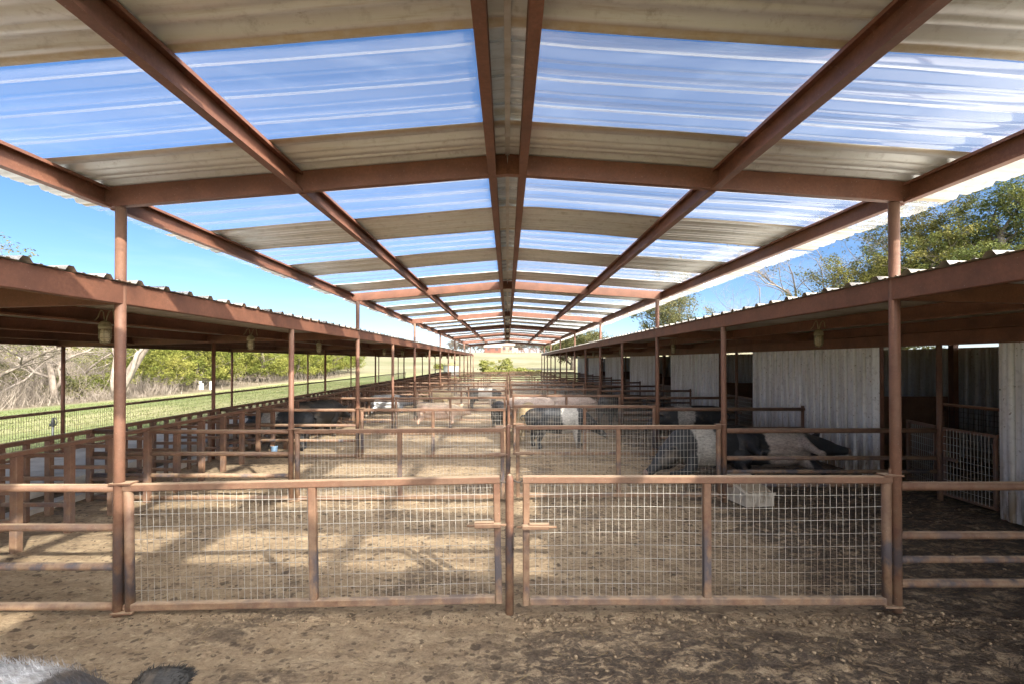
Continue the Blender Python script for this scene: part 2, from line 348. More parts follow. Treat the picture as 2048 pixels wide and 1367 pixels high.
M['pig_belt'] = mat_pig("belted_hide", BL, (0.62, 0.585, 0.54), [(0.0, 0.34)])
M['pig_wide'] = mat_pig("wide_belted_hide", BL, (0.66, 0.61, 0.55), [(-0.20, 0.38)], 0.25)
M['pig_black'] = mat_pig("black_hide", (0.028, 0.027, 0.028), (0.6, 0.5, 0.4), [])
M['pig_cream'] = mat_pig("cream_hide", (0.10, 0.085, 0.07), (0.66, 0.52, 0.38), [(-0.62, 2.0)], 0.55)
M['pig_pink'] = mat_pig("pale_pink_hide", (0.2, 0.15, 0.12), (0.55, 0.42, 0.36), [(-2, 2)], 0.3)
M['pig_tan'] = mat_pig("straw_hide", (0.2, 0.13, 0.07), (0.44, 0.33, 0.185), [(-2, 2)], 0.0, 1.0)
M['pig_grey'] = mat_pig("grey_hide", (0.055, 0.055, 0.06), (0.40, 0.38, 0.37), [(0.45, 0.75)])
M['pig_white'] = mat_pig("white_haired_hide", (0.05, 0.055, 0.07), (0.62, 0.63, 0.66), [(-2.0, 0.36)])
M['eye'] = mat_simple("eye", [(0.01, 0.01, 0.01), (0.02, 0.018, 0.015)], 5, 0.15, 'Object', 0)
M['snout'] = mat_simple("snout_skin", [(0.20, 0.14, 0.12), (0.36, 0.25, 0.21)], 20, 0.5, 'Object')
M['white_paint'] = mat_simple("white_paint", [(0.55, 0.54, 0.52), (0.74, 0.73, 0.71)], 3, 0.6)
M['galv_tank'] = mat_simple("galvanised_tank", [(0.13, 0.135, 0.13), (0.22, 0.23, 0.225), (0.32, 0.33, 0.33)], 1.5, 0.55, 'World', 0.1, 0.01, 0.2)
M['house_wall'] = mat_simple("house_wall", [(0.20, 0.155, 0.115), (0.30, 0.24, 0.185)], 2, 0.8)
M['house_roof'] = mat_simple("house_roof", [(0.30, 0.27, 0.23), (0.40, 0.365, 0.32)], 2, 0.7)
M['barn_red'] = mat_simple("far_red_boards", [(0.11, 0.045, 0.032), (0.17, 0.07, 0.05)], 2, 0.8)
M['glass_dark'] = mat_simple("dark_window", [(0.02, 0.02, 0.025), (0.05, 0.05, 0.055)], 2, 0.2)
M['tank_roof'] = mat_simple("mossy_tank_roof", [(0.10, 0.095, 0.04), (0.17, 0.16, 0.075)], 3, 0.8)
M['hydrant'] = mat_simple("hydrant_iron", [(0.04, 0.045, 0.05), (0.10, 0.105, 0.11)], 20, 0.5)
M['bucket'] = mat_simple("blue_plastic", [(0.14, 0.25, 0.42), (0.30, 0.44, 0.62)], 12, 0.45)
M['hay'] = mat_simple("straw", [(0.22, 0.15, 0.07), (0.40, 0.29, 0.14), (0.52, 0.40, 0.21)], 20, 0.9)

# ------------------------------------------------------------------ geometry helpers
class MB:
    def __init__(s): s.v = []; s.f = []
    def add(s, vs, fs):
        o = len(s.v); s.v += [tuple(v) for v in vs]; s.f += [tuple(i + o for i in f) for f in fs]; return s
    def box(s, x0, x1, y0, y1, z0, z1):
        return s.add([(x0, y0, z0), (x1, y0, z0), (x1, y1, z0), (x0, y1, z0), (x0, y0, z1), (x1, y0, z1), (x1, y1, z1), (x0, y1, z1)],
                     [(3, 2, 1, 0), (4, 5, 6, 7), (0, 1, 5, 4), (1, 2, 6, 5), (2, 3, 7, 6), (3, 0, 4, 7)])
    def bbox(s, x0, x1, y0, y1, z0, z1, b=0.006):
        """box with chamfered long edges (along its longest axis)"""
        d = (x1 - x0, y1 - y0, z1 - z0); ax = d.index(max(d))
        lo = (x0, y0, z0); hi = (x1, y1, z1); u, w = [(1, 2), (2, 0), (0, 1)][ax]
        prof = [(lo[u] + b, lo[w]), (hi[u] - b, lo[w]), (hi[u], lo[w] + b), (hi[u], hi[w] - b), (hi[u] - b, hi[w]), (lo[u] + b, hi[w]), (lo[u], hi[w] - b), (lo[u], lo[w] + b)]
        vs = []
        for e in (lo[ax], hi[ax]):
            for pu, pw in prof:
                q = [0, 0, 0]; q[ax] = e; q[u] = pu; q[w] = pw; vs.append(q)
        n = 8
        return s.add(vs, [tuple(range(n))[::-1], tuple(range(n, 2 * n))] + [(i, (i + 1) % n, n + (i + 1) % n, n + i) for i in range(n)])
    def bar(s, p, q, w, h):
        """rectangular bar from p to q (axis through the centre), w sideways, h up"""
        p = Vector(p); q = Vector(q); d = (q - p).normalized()
        up = Vector((0, 0, 1)) if abs(d.z) < 0.95 else Vector((0, 1, 0))
        sd = d.cross(up).normalized(); up = sd.cross(d).normalized()
        vs = []
        for e in (p, q):
            for a, c in ((-1, -1), (1, -1), (1, 1), (-1, 1)): vs.append(e + sd * a * w / 2 + up * c * h / 2)
        return s.add(vs, [(0, 1, 2, 3), (7, 6, 5, 4), (0, 4, 5, 1), (1, 5, 6, 2), (2, 6, 7, 3), (3, 7, 4, 0)])
    def path(s, pts, rad, n=8, cap=True):
        pts = [Vector(p) for p in pts]; rad = [rad] * len(pts) if isinstance(rad, (int, float)) else rad
        base = len(s.v); ref = None
        for i, p in enumerate(pts):
            d = (pts[min(i + 1, len(pts) - 1)] - pts[max(i - 1, 0)])
            d = d.normalized() if d.length > 1e-9 else Vector((0, 0, 1))
            if ref is None: ref = Vector((1, 0, 0)) if abs(d.x) < 0.8 else Vector((0, 1, 0))
            sd = (ref - d * ref.dot(d)).normalized(); up = d.cross(sd); ref = sd
            for k in range(n):
                a = 2 * math.pi * k / n; s.v.append(tuple(p + (sd * math.cos(a) + up * math.sin(a)) * rad[i]))
        for i in range(len(pts) - 1):
            for k in range(n):
                a = base + i * n + k; b = base + i * n + (k + 1) % n
                s.f.append((a, b, b + n, a + n))
        if cap:
            s.f.append(tuple(base + k for k in range(n))[::-1]); e = base + (len(pts) - 1) * n; s.f.append(tuple(e + k for k in range(n)))
        return s
    def tube(s, p, q, r, n=10): return s.path([p, q], r, n)
    def rings(s, rs, n=16):
        """closed loft: rs = list of (centre, half width vector, half height vector)"""
        base = len(s.v)
        for c, a, b in rs:
            c = Vector(c); a = Vector(a); b = Vector(b)
            for k in range(n):
                t = 2 * math.pi * k / n; s.v.append(tuple(c + a * math.cos(t) + b * math.sin(t)))
        for i in range(len(rs) - 1):
            for k in range(n):
                p = base + i * n + k; q = base + i * n + (k + 1) % n; s.f.append((p, q, q + n, p + n))
        s.f.append(tuple(base + k for k in range(n))[::-1]); e = base + (len(rs) - 1) * n; s.f.append(tuple(e + k for k in range(n)))
        return s
    def build(s, name, m, parent=None, smooth=False):
        me = bpy.data.meshes.new(name); me.from_pydata(s.v, [], s.f)
        if smooth: me.polygons.foreach_set('use_smooth', [True] * len(me.polygons))
        me.materials.append(m); me.update()
        o = bpy.data.objects.new(name, me); col.objects.link(o)
        if parent is not None: o.parent = parent
        return o
def np_obj(name, V, F, m, parent=None, smooth=False):
    V = np.asarray(V, dtype=np.float32); F = np.asarray(F, dtype=np.int32)
    me = bpy.data.meshes.new(name); k = F.shape[1]
    me.vertices.add(len(V)); me.vertices.foreach_set('co', V.ravel())
    me.loops.add(F.size); me.loops.foreach_set('vertex_index', F.ravel())
    me.polygons.add(len(F)); me.polygons.foreach_set('loop_start', np.arange(0, F.size, k, dtype=np.int32))
    if smooth: me.polygons.foreach_set('use_smooth', np.ones(len(F), dtype=bool))
    me.update(calc_edges=True); me.validate()
    me.materials.append(m)
    o = bpy.data.objects.new(name, me); col.objects.link(o)
    if parent is not None: o.parent = parent
    return o
def tag(o, label=None, cat=None, group=None, kind=None):
    if label: o['label'] = label
    if cat: o['category'] = cat
    if group: o['group'] = group
    if kind: o['kind'] = kind
    return o
def thing(name, label, cat, loc=(0, 0, 0), rz=0.0, group=None):
    o = bpy.data.objects.new(name, None); col.objects.link(o); o.empty_display_size = 0.2
    o.location = loc; o.rotation_euler = (0, 0, rz); return tag(o, label, cat, group)
def dup(root, loc=None, rot=None, scale=None, label=None):
    r = root.copy(); col.objects.link(r)
    if loc is not None: r.location = loc
    if rot is not None: r.rotation_euler = rot
    if scale is not None: r.scale = scale
    if label: r['label'] = label
    for ch in root.children:
        c = ch.copy(); col.objects.link(c); c.parent = r
        for gch in ch.children:
            d = gch.copy(); col.objects.link(d); d.parent = c
    return r
ORD = ["nearest", "second", "third", "fourth", "fifth", "sixth", "seventh", "eighth", "ninth", "tenth", "eleventh", "twelfth", "thirteenth", "farthest"]
NROW = 14
def RY(i): return 3.85 + 3.05 * i
def sag(x, y): return mnoise.noise(Vector((x * 0.7, y * 1.3, 3.1))) * 0.012

# ------------------------------------------------------------------ ground
def smooth01(a, b, v):
    t = min(1, max(0, (v - a) / (b - a))); return t * t * (3 - 2 * t)
def terrain_z(x, y):
    z = -0.05
    if x < -12 or y > 46 or x > 12:
        k = min(1.0, max(max(-x - 12, y - 46, x - 12, 0) / 6, 0))
        z += k * (mnoise.noise(Vector((x * 0.05, y * 0.05, 0))) * 0.25 + 0.05)
    z += smooth01(-20, -62, x) * 5.0 * (1 - smooth01(60, 110, y)) if x < -20 else 0
    z += smooth01(50, 190, y) * 5.2
    return z
xs = np.concatenate([np.linspace(-700, -80, 14), np.linspace(-75, -22, 30), np.linspace(-20, 22, 45), np.linspace(26, 80, 16), np.linspace(100, 700, 13)])
ys = np.concatenate([np.linspace(-120, -10, 8), np.linspace(-6, 60, 56), np.linspace(63, 220, 46), np.linspace(240, 1500, 18)])
V = [(x, y, terrain_z(x, y)) for y in ys for x in xs]; nx = len(xs)
F = [(j * nx + i, j * nx + i + 1, (j + 1) * nx + i + 1, (j + 1) * nx + i) for j in range(len(ys) - 1) for i in range(nx - 1)]
tag(np_obj("ground", V, F, M['ground'], None, True), kind='structure')

def dirt_z(x, y):
    v = Vector((x, y, 0.0))
    h = mnoise.noise(v * 0.7) * 0.035 + mnoise.noise(v * 2.3) * 0.016
    if y < 9:
        rough = 0.45 + 0.55 * smooth01(-0.6, 1.2, x) * smooth01(4.2, 3.4, y) + 0.35 * smooth01(2.6, 3.4, x)
        a = mnoise.noise(Vector((x * 9, y * 9, 4)));  b = mnoise.noise(Vector((x * 19, y * 19, 9))); c = mnoise.noise(Vector((x * 5, y * 5, 1)))
        h += rough * (0.017 * a + 0.019 * abs(b) + 0.018 * c)
    return h - 0.012
def dirt_grid(name, xr, yr):
    nx = len(xr); V = [(x, y, dirt_z(x, y)) for y in yr for x in xr]
    F = [(j * nx + i, j * nx + i + 1, (j + 1) * nx + i + 1, (j + 1) * nx + i) for j in range(len(yr) - 1) for i in range(nx - 1)]
    return V, F
xr = np.concatenate([np.arange(-6.04, -4.2, 0.05), np.arange(-4.2, 4.5, 0.022), np.arange(4.5, 9.31, 0.06)])
yr = np.concatenate([np.arange(-6, 1.6, 0.25), np.arange(1.6, 6.2, 0.024), np.arange(6.2, 9.0, 0.05), np.arange(9.0, 47, 0.25)])
V, F = dirt_grid("dirt", xr, yr)
tag(np_obj("dirt_yard", V, F, M['dirt'], None, True), kind='structure')
# concrete feed alley and trough along the left
c = MB().box(-6.22, -6.03, -4, 44.5, -0.05, 0.085).box(-6.95, -6.75, -4, 44.5, -0.05, 0.15)
tag(c.build("concrete_kerb", M['concrete']), kind='structure')
tag(MB().box(-9.25, -6.953, -4, 44.5, -0.05, 0.11).build("concrete_walkway", M['concrete']), kind='structure')
tag(MB().box(-6.748, -6.223, -4, 44.5, -0.05, 0.012).build("trough_floor", M['trough']), kind='structure')
# loose clods and pebbles
ico = bmesh.new(); bmesh.ops.create_icosphere(ico, subdivisions=1, radius=1.0)
IV = np.array([v.co[:] for v in ico.verts]); IF = np.array([[v.index for v in f.verts] for f in ico.faces]); ico.free()
cv = []; cf = []
def clod(x, y, r):
    o = len(cv) * len(IV)
    s = rng.uniform(0.6, 1.25, 3) * r; s[2] *= 0.75
    v = IV * (1 + rng.uniform(-0.22, 0.22, (len(IV), 1))) * s
    a = rng.uniform(0, 6.28); ca, sa = math.cos(a), math.sin(a)
    v = np.stack([v[:, 0] * ca - v[:, 1] * sa, v[:, 0] * sa + v[:, 1] * ca, v[:, 2]], 1)
    cv.append(v + np.array([x, y, dirt_z(x, y) + s[2] * 0.35])); cf.append(IF + o)
for k in range(420): clod(rng.uniform(0.05, 3.5), 3.72 + rng.normal(0, 0.045), rng.uniform(0.006, 0.022))
for k in range(260): clod(rng.uniform(-3.2, 0.0), 3.74 + rng.normal(0, 0.05), rng.uniform(0.004, 0.013))
for k in range(2600): 
    x = rng.uniform(-0.6, 4.5); y = rng.uniform(2.0, 3.75)
    if rng.random() < 0.35 + 0.5 * smooth01(-0.4, 1.5, x): clod(x, y, 0.003 + 0.016 * rng.random() ** 3)
for k in range(1100): clod(rng.uniform(-4.5, 0.3), rng.uniform(2.4, 9.5), 0.003 + 0.010 * rng.random() ** 3)
for k in range(900): clod(rng.uniform(0.2, 6), rng.uniform(3.9, 9.5), 0.004 + 0.017 * rng.random() ** 3)
clod(0.98, 2.95, 0.035); clod(2.3, 3.68, 0.03)
tag(np_obj("dirt_clods", np.concatenate(cv), np.concatenate(cf), M['clod']), kind='stuff')
n = 2600
sx_ = rng.uniform(-4.5, 5.5, n); sy_ = rng.uniform(2.0, 9.5, n) ; a = rng.uniform(0, 3.14, n); L = rng.uniform(0.01, 0.045, n); w = rng.uniform(0.0008, 0.0018, n)
sz_ = np.array([dirt_z(x, y) for x, y in zip(sx_, sy_)]) + 0.006
dx_, dy_ = np.cos(a), np.sin(a); tz = rng.normal(0, .004, n)
V = np.stack([np.stack([sx_ - dx_ * L - dy_ * w, sy_ - dy_ * L + dx_ * w, sz_ - tz], 1), np.stack([sx_ - dx_ * L + dy_ * w, sy_ - dy_ * L - dx_ * w, sz_ - tz], 1),
              np.stack([sx_ + dx_ * L + dy_ * w, sy_ + dy_ * L - dx_ * w, sz_ + tz], 1), np.stack([sx_ + dx_ * L - dy_ * w, sy_ + dy_ * L + dx_ * w, sz_ + tz], 1)], 1).reshape(-1, 3)
tag(np_obj("straw_litter", V, np.arange(n * 4).reshape(-1, 4), M['hay']), kind='stuff')
# short grass on the lawn beyond the outer fence
n = 26000
gx = -9.4 - 9.6 * rng.random(n) ** 0.8; gy = rng.uniform(6, 46, n); a = rng.uniform(0, 6.28, n); h = rng.uniform(0.03, 0.09, n); w = rng.uniform(0.008, 0.02, n)
gz = np.array([terrain_z(x, y) for x, y in zip(gx, gy)])
tx = rng.normal(0, 0.03, n); ty = rng.normal(0, 0.03, n)
V = np.empty((n, 3, 3)); V[:, 0] = np.stack([gx - w * np.cos(a), gy - w * np.sin(a), gz - 0.01], 1); V[:, 1] = np.stack([gx + w * np.cos(a), gy + w * np.sin(a), gz - 0.01], 1)
V[:, 2] = np.stack([gx + tx, gy + ty, gz + h], 1)
tag(np_obj("grass", V.reshape(-1, 3), np.arange(n * 3).reshape(-1, 3), M['grass']), kind='stuff')

# ------------------------------------------------------------------ sheet metal profile
def rib_profile(y0, y1, pitch=0.3048, h=0.032):
    """(y, dz) points of an R-panel from y0 to y1, a rib centred half a pitch after y0"""
    pts = [(y0, 0.0)]; k = 0
    while True:
        yc = y0 + pitch * (k + 0.5)
        if yc - 0.05 > y1: break
        for dy, dz in ((-0.046, 0), (-0.020, h), (0.020, h), (0.046, 0), (0.085, 0), (0.092, 0.006), (0.108, 0.006), (0.115, 0), (0.19, 0), (0.197, 0.006), (0.213, 0.006), (0.22, 0)):
            if y0 < yc + dy < y1: pts.append((yc + dy, dz))
        k += 1
    pts.append((y1, 0.0)); return pts

# ------------------------------------------------------------------ canopy over the middle
EZL, EZR = 3.245, 3.285           # centre height of the eave members, left and right
RZ = 3.505                        # rafter centre at the ridge
canopy = thing("canopy", "long gabled canopy roof of alternating clear and metal sheets on rust red steel frame", "canopy", (0, 22, 0))
canopy.location = (0, 0, 0)
def roof_z(x):                    # underside of the sheets
    ax = abs(x); ez = EZL if x < 0 else EZR
    return RZ + 0.0775 + 0.002 - (RZ - ez) * ax / 3.12
Y0c, Y1c = -4.9, RY(12) + 0.5
k0 = int(math.floor((Y0c - 2.36) / 0.92)); yk = 2.36 + 0.92 * k0; k = k0
while yk < Y1c:
    for sx in (-1, 1):
        pr = rib_profile(yk + 0.003, yk + 0.917, 0.305)
        xsn = np.array([0.012, 0.35, 0.75, 1.15, 1.63, 2.0, 2.4, 2.8, 3.12, 3.40, (3.60 if sx < 0 else 3.76) + 0.03 * random.random()]) * sx
        V = []; nxp = len(xsn); edge = random.uniform(-0.006, 0.010)
        for y, dz in pr:
            for x in xsn:
                sup = 0.0 if min(abs(abs(x) - q) for q in (0.012, 1.63, 3.12)) < 0.05 else 1.0
                V.append((x, y + sag(x * 2, k * 7.7) * 0.5, roof_z(x) + dz + sup * (sag(x, y) + edge) + (0.002 if k % 2 else 0.0)))
        F = [(j * nxp + i, j * nxp + i + 1, (j + 1) * nxp + i + 1, (j + 1) * nxp + i) for j in range(len(pr) - 1) for i in range(nxp - 1)]
        clear = (k % 2 == 0) and not (sx > 0 and yk < 0)
        np_obj("clear_sheet" if clear else "metal_sheet", V, F, M['clear' if clear else 'roof_metal'], canopy, False)
    yk += 0.92; k += 1
Yend = yk - 0.92
# metal strips that carry the ridge cap and the cap itself
m = MB()
for sx in (-1, 1):
    m.add([(0.0, Y0c, RZ + 0.135), (sx * 0.17, Y0c, roof_z(sx * 0.17) + 0.04), (sx * 0.17, Yend, roof_z(sx * 0.17) + 0.04), (0.0, Yend, RZ + 0.135)], [(0, 1, 2, 3)])
m.build("ridge_cap", M['roof_metal'], canopy)
MB().box(-0.017, 0.017, Y0c, Yend, roof_z(0) - 0.012, roof_z(0) - 0.004).build("ridge_strip", M['ridge_metal'], canopy)
for i in range(-2, 13, 2):
    y = RY(i); 
    MB().bar((-3.16, y, EZL), (0, y, RZ), 0.06, 0.155).bar((0, y, RZ), (3.16, y, EZR), 0.06, 0.155).build("rafter", M['steel'], canopy)
def cchannel(mb, x, z, y0, y1, face, h=0.152, w=0.06, t=0.006):
    """C purlin: web at x, flanges run towards `face` (+1 or -1)"""
    x1 = x + face * w
    mb.box(min(x, x + face * t), max(x, x + face * t), y0, y1, z - h / 2, z + h / 2)
    a, b = sorted((x + face * t, x1))
    mb.box(a, b, y0, y1, z - h / 2, z - h / 2 + t); mb.box(a, b, y0, y1, z + h / 2 - t, z + h / 2)
    mb.box(*sorted((x1 - face * t, x1)), y0, y1, z - h / 2 + t, z - h / 2 + t + 0.015)
    mb.box(*sorted((x1 - face * t, x1)), y0, y1, z + h / 2 - t - 0.015, z + h / 2 - t)
for x, face in ((-3.16, 1), (-1.66, 1), (-0.09, -1), (0.09, 1), (1.66, -1), (3.16, -1)):
    mb = MB(); z = roof_z(x) - 0.0795
    for i in range(-2, 14, 2):
        ya = max(Y0c, RY(i - 2) + 0.031) if i > -2 else Y0c
        yb = RY(i) - 0.031 if i <= 12 else Yend
        if yb > ya:
            cchannel(mb, x, z - 0.004, ya, yb, face)
            # roofing screws showing under the top flange
            yy = ya + 0.1
            while yy < yb and yy < 12:
                mb.box(x + face * 0.03 - 0.003, x + face * 0.03 + 0.003, yy, yy + 0.006, z + 0.076 - 0.03, z + 0.064); yy += 0.305
    mb.build("purlin", M['steel'], canopy)
for i in range(0, 13, 2):
    for sx, ez in ((-1, EZL), (1, EZR)):
        MB().tube((sx * 3.05, RY(i), -0.1), (sx * 3.05, RY(i), ez - 0.075), 0.0385, 16).build("post", M['steel_post'], canopy, True)

# ------------------------------------------------------------------ low shed roofs either side
def lean_to(name, label, cat, sx, zoff, y0, y1):
    t = thing(name, label, cat)
    ft = 2.606 + zoff                                  # top of the fascia beam
    def top(ax): return ft - 0.025 * (ax - 3.05)
    MB().bbox(min(sx * 3.015, sx * 3.085), max(sx * 3.015, sx * 3.085), y0, y1, ft - 0.168, ft).build("fascia_beam", M['steel'], t)
    for ax in (4.55, 6.07, 7.6, 9.1):
        mb = MB(); cchannel(mb, sx * (ax + 0.03), top(ax) - 0.078, y0 + 0.02, y1 - 0.02, -sx); mb.build("purlin", M['steel'], t)
    for i in range(-2, 14, 2):
        if i == 14: continue
        y = RY(i)
        MB().bar((sx * 3.088, y, top(3.05) - 0.093), (sx * 9.16, y, top(9.16) - 0.093 - 0.01), 0.055, 0.15).build("rafter", M['steel'], t)
    pr = rib_profile(y0 - 0.05, y1 + 0.05, 0.3145, 0.034)
    xsn = [sx * v for v in (2.985, 3.6, 4.55, 6.1, 7.6, 9.1, 9.36 if sx < 0 else 10.1)]; nxp = len(xsn)  # right overhang lengthened past the back wall, out of view, to block the sun
    V = [(x, y, top(abs(x)) + 0.004 + dz + 0.3 * sag(x, y)) for y, dz in pr for x in xsn]
    F = [(j * nxp + i, j * nxp + i + 1, (j + 1) * nxp + i + 1, (j + 1) * nxp + i) for j in range(len(pr) - 1) for i in range(nxp - 1)]
    np_obj("roof_sheet", V, F, M['lean_roof'], t)
    for i in range(1, 14, 2):
        MB().tube((sx * 3.05, RY(i), -0.1), (sx * 3.05, RY(i), ft - 0.168), 0.0365, 14).build("post", M['steel_post'], t, True)
    return t, top
shed, topL = lean_to("feeding_shed", "low open sided feeding shed with flat metal roof on the lawn side", "shed", -1, -0.032, -4.0, 43.6)
barn, topR = lean_to("stall_barn", "low barn with white corrugated metal stall walls on the right", "barn", 1, 0.0, -4.0, 43.6)
for i in range(0, 14, 2):
    MB().tube((-5.98, RY(i), -0.1), (-5.98, RY(i), topL(6.0) - 0.16), 0.035, 12).build("post", M['steel'], shed, True)
    MB().tube((-9.04, RY(i), -0.1), (-9.04, RY(i), topL(9.1) - 0.155), 0.035, 12).build("post", M['steel'], shed, True)
# stall fronts at x = 6.1: white panels with a two metre opening at every odd row
def wall_sheet(name, x, y0, y1, z0, z1, mat, parent, off=0.0, face=-1):
    pr = rib_profile(y0, y1, 0.2286, 0.034)
    V = []; F = []
    for y, dz in pr: V += [(x + face * dz, y, z0 + sag(y, 2) * 0.6), (x + face * dz, y, z1)]
    for j in range(len(pr) - 1): F.append((2 * j, 2 * j + 2, 2 * j + 3, 2 * j + 1))
    o = np_obj(name, V, F, mat, parent); return o
MB().box(6.055, 6.125, -4, 43.55, topR(6.1) - 0.345, topR(6.1) - 0.165).build("header_beam", M['steel'], barn)
edges = []
for i in range(-1, 13, 2):
    a = RY(i) + 1.12; b = RY(i + 2) - 0.83
    if i == 11: b = min(b, RY(12.6))
    ys_ = max(a, -3.9); wall_sheet("wall_panel", 6.10, ys_, b, 0.02, 2.36, M['wall_metal'], barn)
    MB().box(6.112, 6.17, b - 0.05, b - 0.002, 0, 2.25).build("door_jamb", M['steel'], barn)
    if a > -3: MB().box(6.112, 6.17, a + 0.002, a + 0.05, 0, 2.25).build("door_jamb", M['steel'], barn)
for i in range(1, 13, 2):
    MB().tube((6.09, RY(i), -0.1), (6.09, RY(i), topR(6.1) - 0.34), 0.037, 12).build("post", M['steel_stall'], barn, True)
for i in range(0, 13, 2):
    MB().box(9.02, 9.12, RY(i) - 0.06, RY(i) + 0.06, 0, topR(9.1) - 0.155).build("rear_post", M['steel'], barn)
wall_sheet("back_wall", 9.30, -3.9, 43.5, 0.0, 2.235, M['back_metal'], barn)
for yv in (-3.95, 38.4): wall_end = MB().box(6.2, 9.25, yv, yv + 0.03, 0, 2.2).build("end_wall", M['back_metal'], barn)
for i in range(0, 13, 2):
    MB().box(6.18, 8.95, RY(i) - 0.012, RY(i) + 0.012, 0.0, 1.25).build("stall_partition", M['steel_stall'], barn)
# wire partition in front of the back wall
def wire_panel(mb, x0, x1, z0, z1, dx=0.0508, dz=0.1016, r=0.0023, wave=0.0, yoff=0.0):
    """welded wire in the local xz plane"""
    nv = max(2, int(round((x1 - x0) / dx)))
    for k in range(1, nv):
        x = x0 + (x1 - x0) * k / nv; mb.box(x - r, x + r, yoff - r, yoff + r, z0, z1)
    nh = max(2, int(round((z1 - z0) / dz)))
    for k in range(1, nh):
        z = z0 + (z1 - z0) * k / nh
        if wave == 0: mb.box(x0, x1, yoff - 3 * r, yoff - r, z - r, z + r)
        else:
            ph = random.uniform(0, 6); N = 14
            for q in range(N):
                xa = x0 + (x1 - x0) * q / N; xb = x0 + (x1 - x0) * (q + 1) / N
                f = lambda x: z + wave * math.sin(x * 2.4 + ph * 0.2) * (1 if z > z0 else 0)
                mb.bar((xa, yoff - 2 * r, f(xa)), (xb, yoff - 2 * r, f(xb)), 2 * r, 2 * r)
pf = thing("partition_fence", "dark wire partition with pipe top rail inside the white barn", "fence", (8.85, 0, 0))
MB().tube((0, 0, 1.09), (0, 38, 1.09), 0.03, 10).build("top_rail", M['steel_stall'], pf, True)
mb = MB(); wire_panel(mb, 0, 38, 0.05, 1.07, 0.10, 0.1016, 0.003)
o = mb.build("mesh_panel", M['darkwire'], pf); o.rotation_euler = (0, 0, R(90))

# ------------------------------------------------------------------ cross fences
def pipe_fence(label, side):
    t = thing("rail_fence", label, "fence", (side * 3.05, RY(0), 0), 0, "rail fences at the %s end of the cross rows" % ("lawn" if side < 0 else "barn"))
    if side < 0: zs = ((0.97, 0.031), (0.66, 0.030), (0.354, 0.030), (0.045, 0.032)); L = 2.86
    else: zs = ((0.985, 0.035), (0.60, 0.031), (0.41, 0.028), (0.225, 0.033)); L = 2.98
    for k, (z, r) in enumerate(zs):
        MB().tube((side * 0.03, 0, z), (side * L, 0, z + 0.004), r, 14).build("rail", M['steel_dusty'], t, True)
    return t
lf = pipe_fence("rusty four pipe fence left of the mesh gates in the nearest cross row", -1)
rf = pipe_fence("rusty four pipe fence right of the mesh gates in the nearest cross row", 1)
for i in range(1, NROW):
    dup(lf, (-3.05, RY(i), 0), None, None, "rusty four pipe fence left of the mesh gates in the %s cross row" % ORD[i])
    dup(rf, (3.05, RY(i), 0), None, None, "rusty four pipe fence right of the mesh gates in the %s cross row" % ORD[i])
# short end posts of the right fences at the solid panels
ep = tag(MB().tube((0, 0, -0.1), (0, 0, 1.06), 0.03, 12).build("fence_post", M['steel_stall'], None, True), "short rusty end post against the white wall panel in the third cross row", "post", "short end posts against the wall panels")
ep.location = (6.0, RY(2), 0)
for i in range(4, NROW, 2):
    e = ep.copy(); col.objects.link(e); e.location = (6.0, RY(i), 0); e['label'] = "short rusty end post against the white wall panel in the %s cross row" % ORD[i]
e = ep.copy(); col.objects.link(e); e.location = (6.0, RY(0), 0); e['label'] = "short rusty end post against the white wall panel in the nearest cross row"

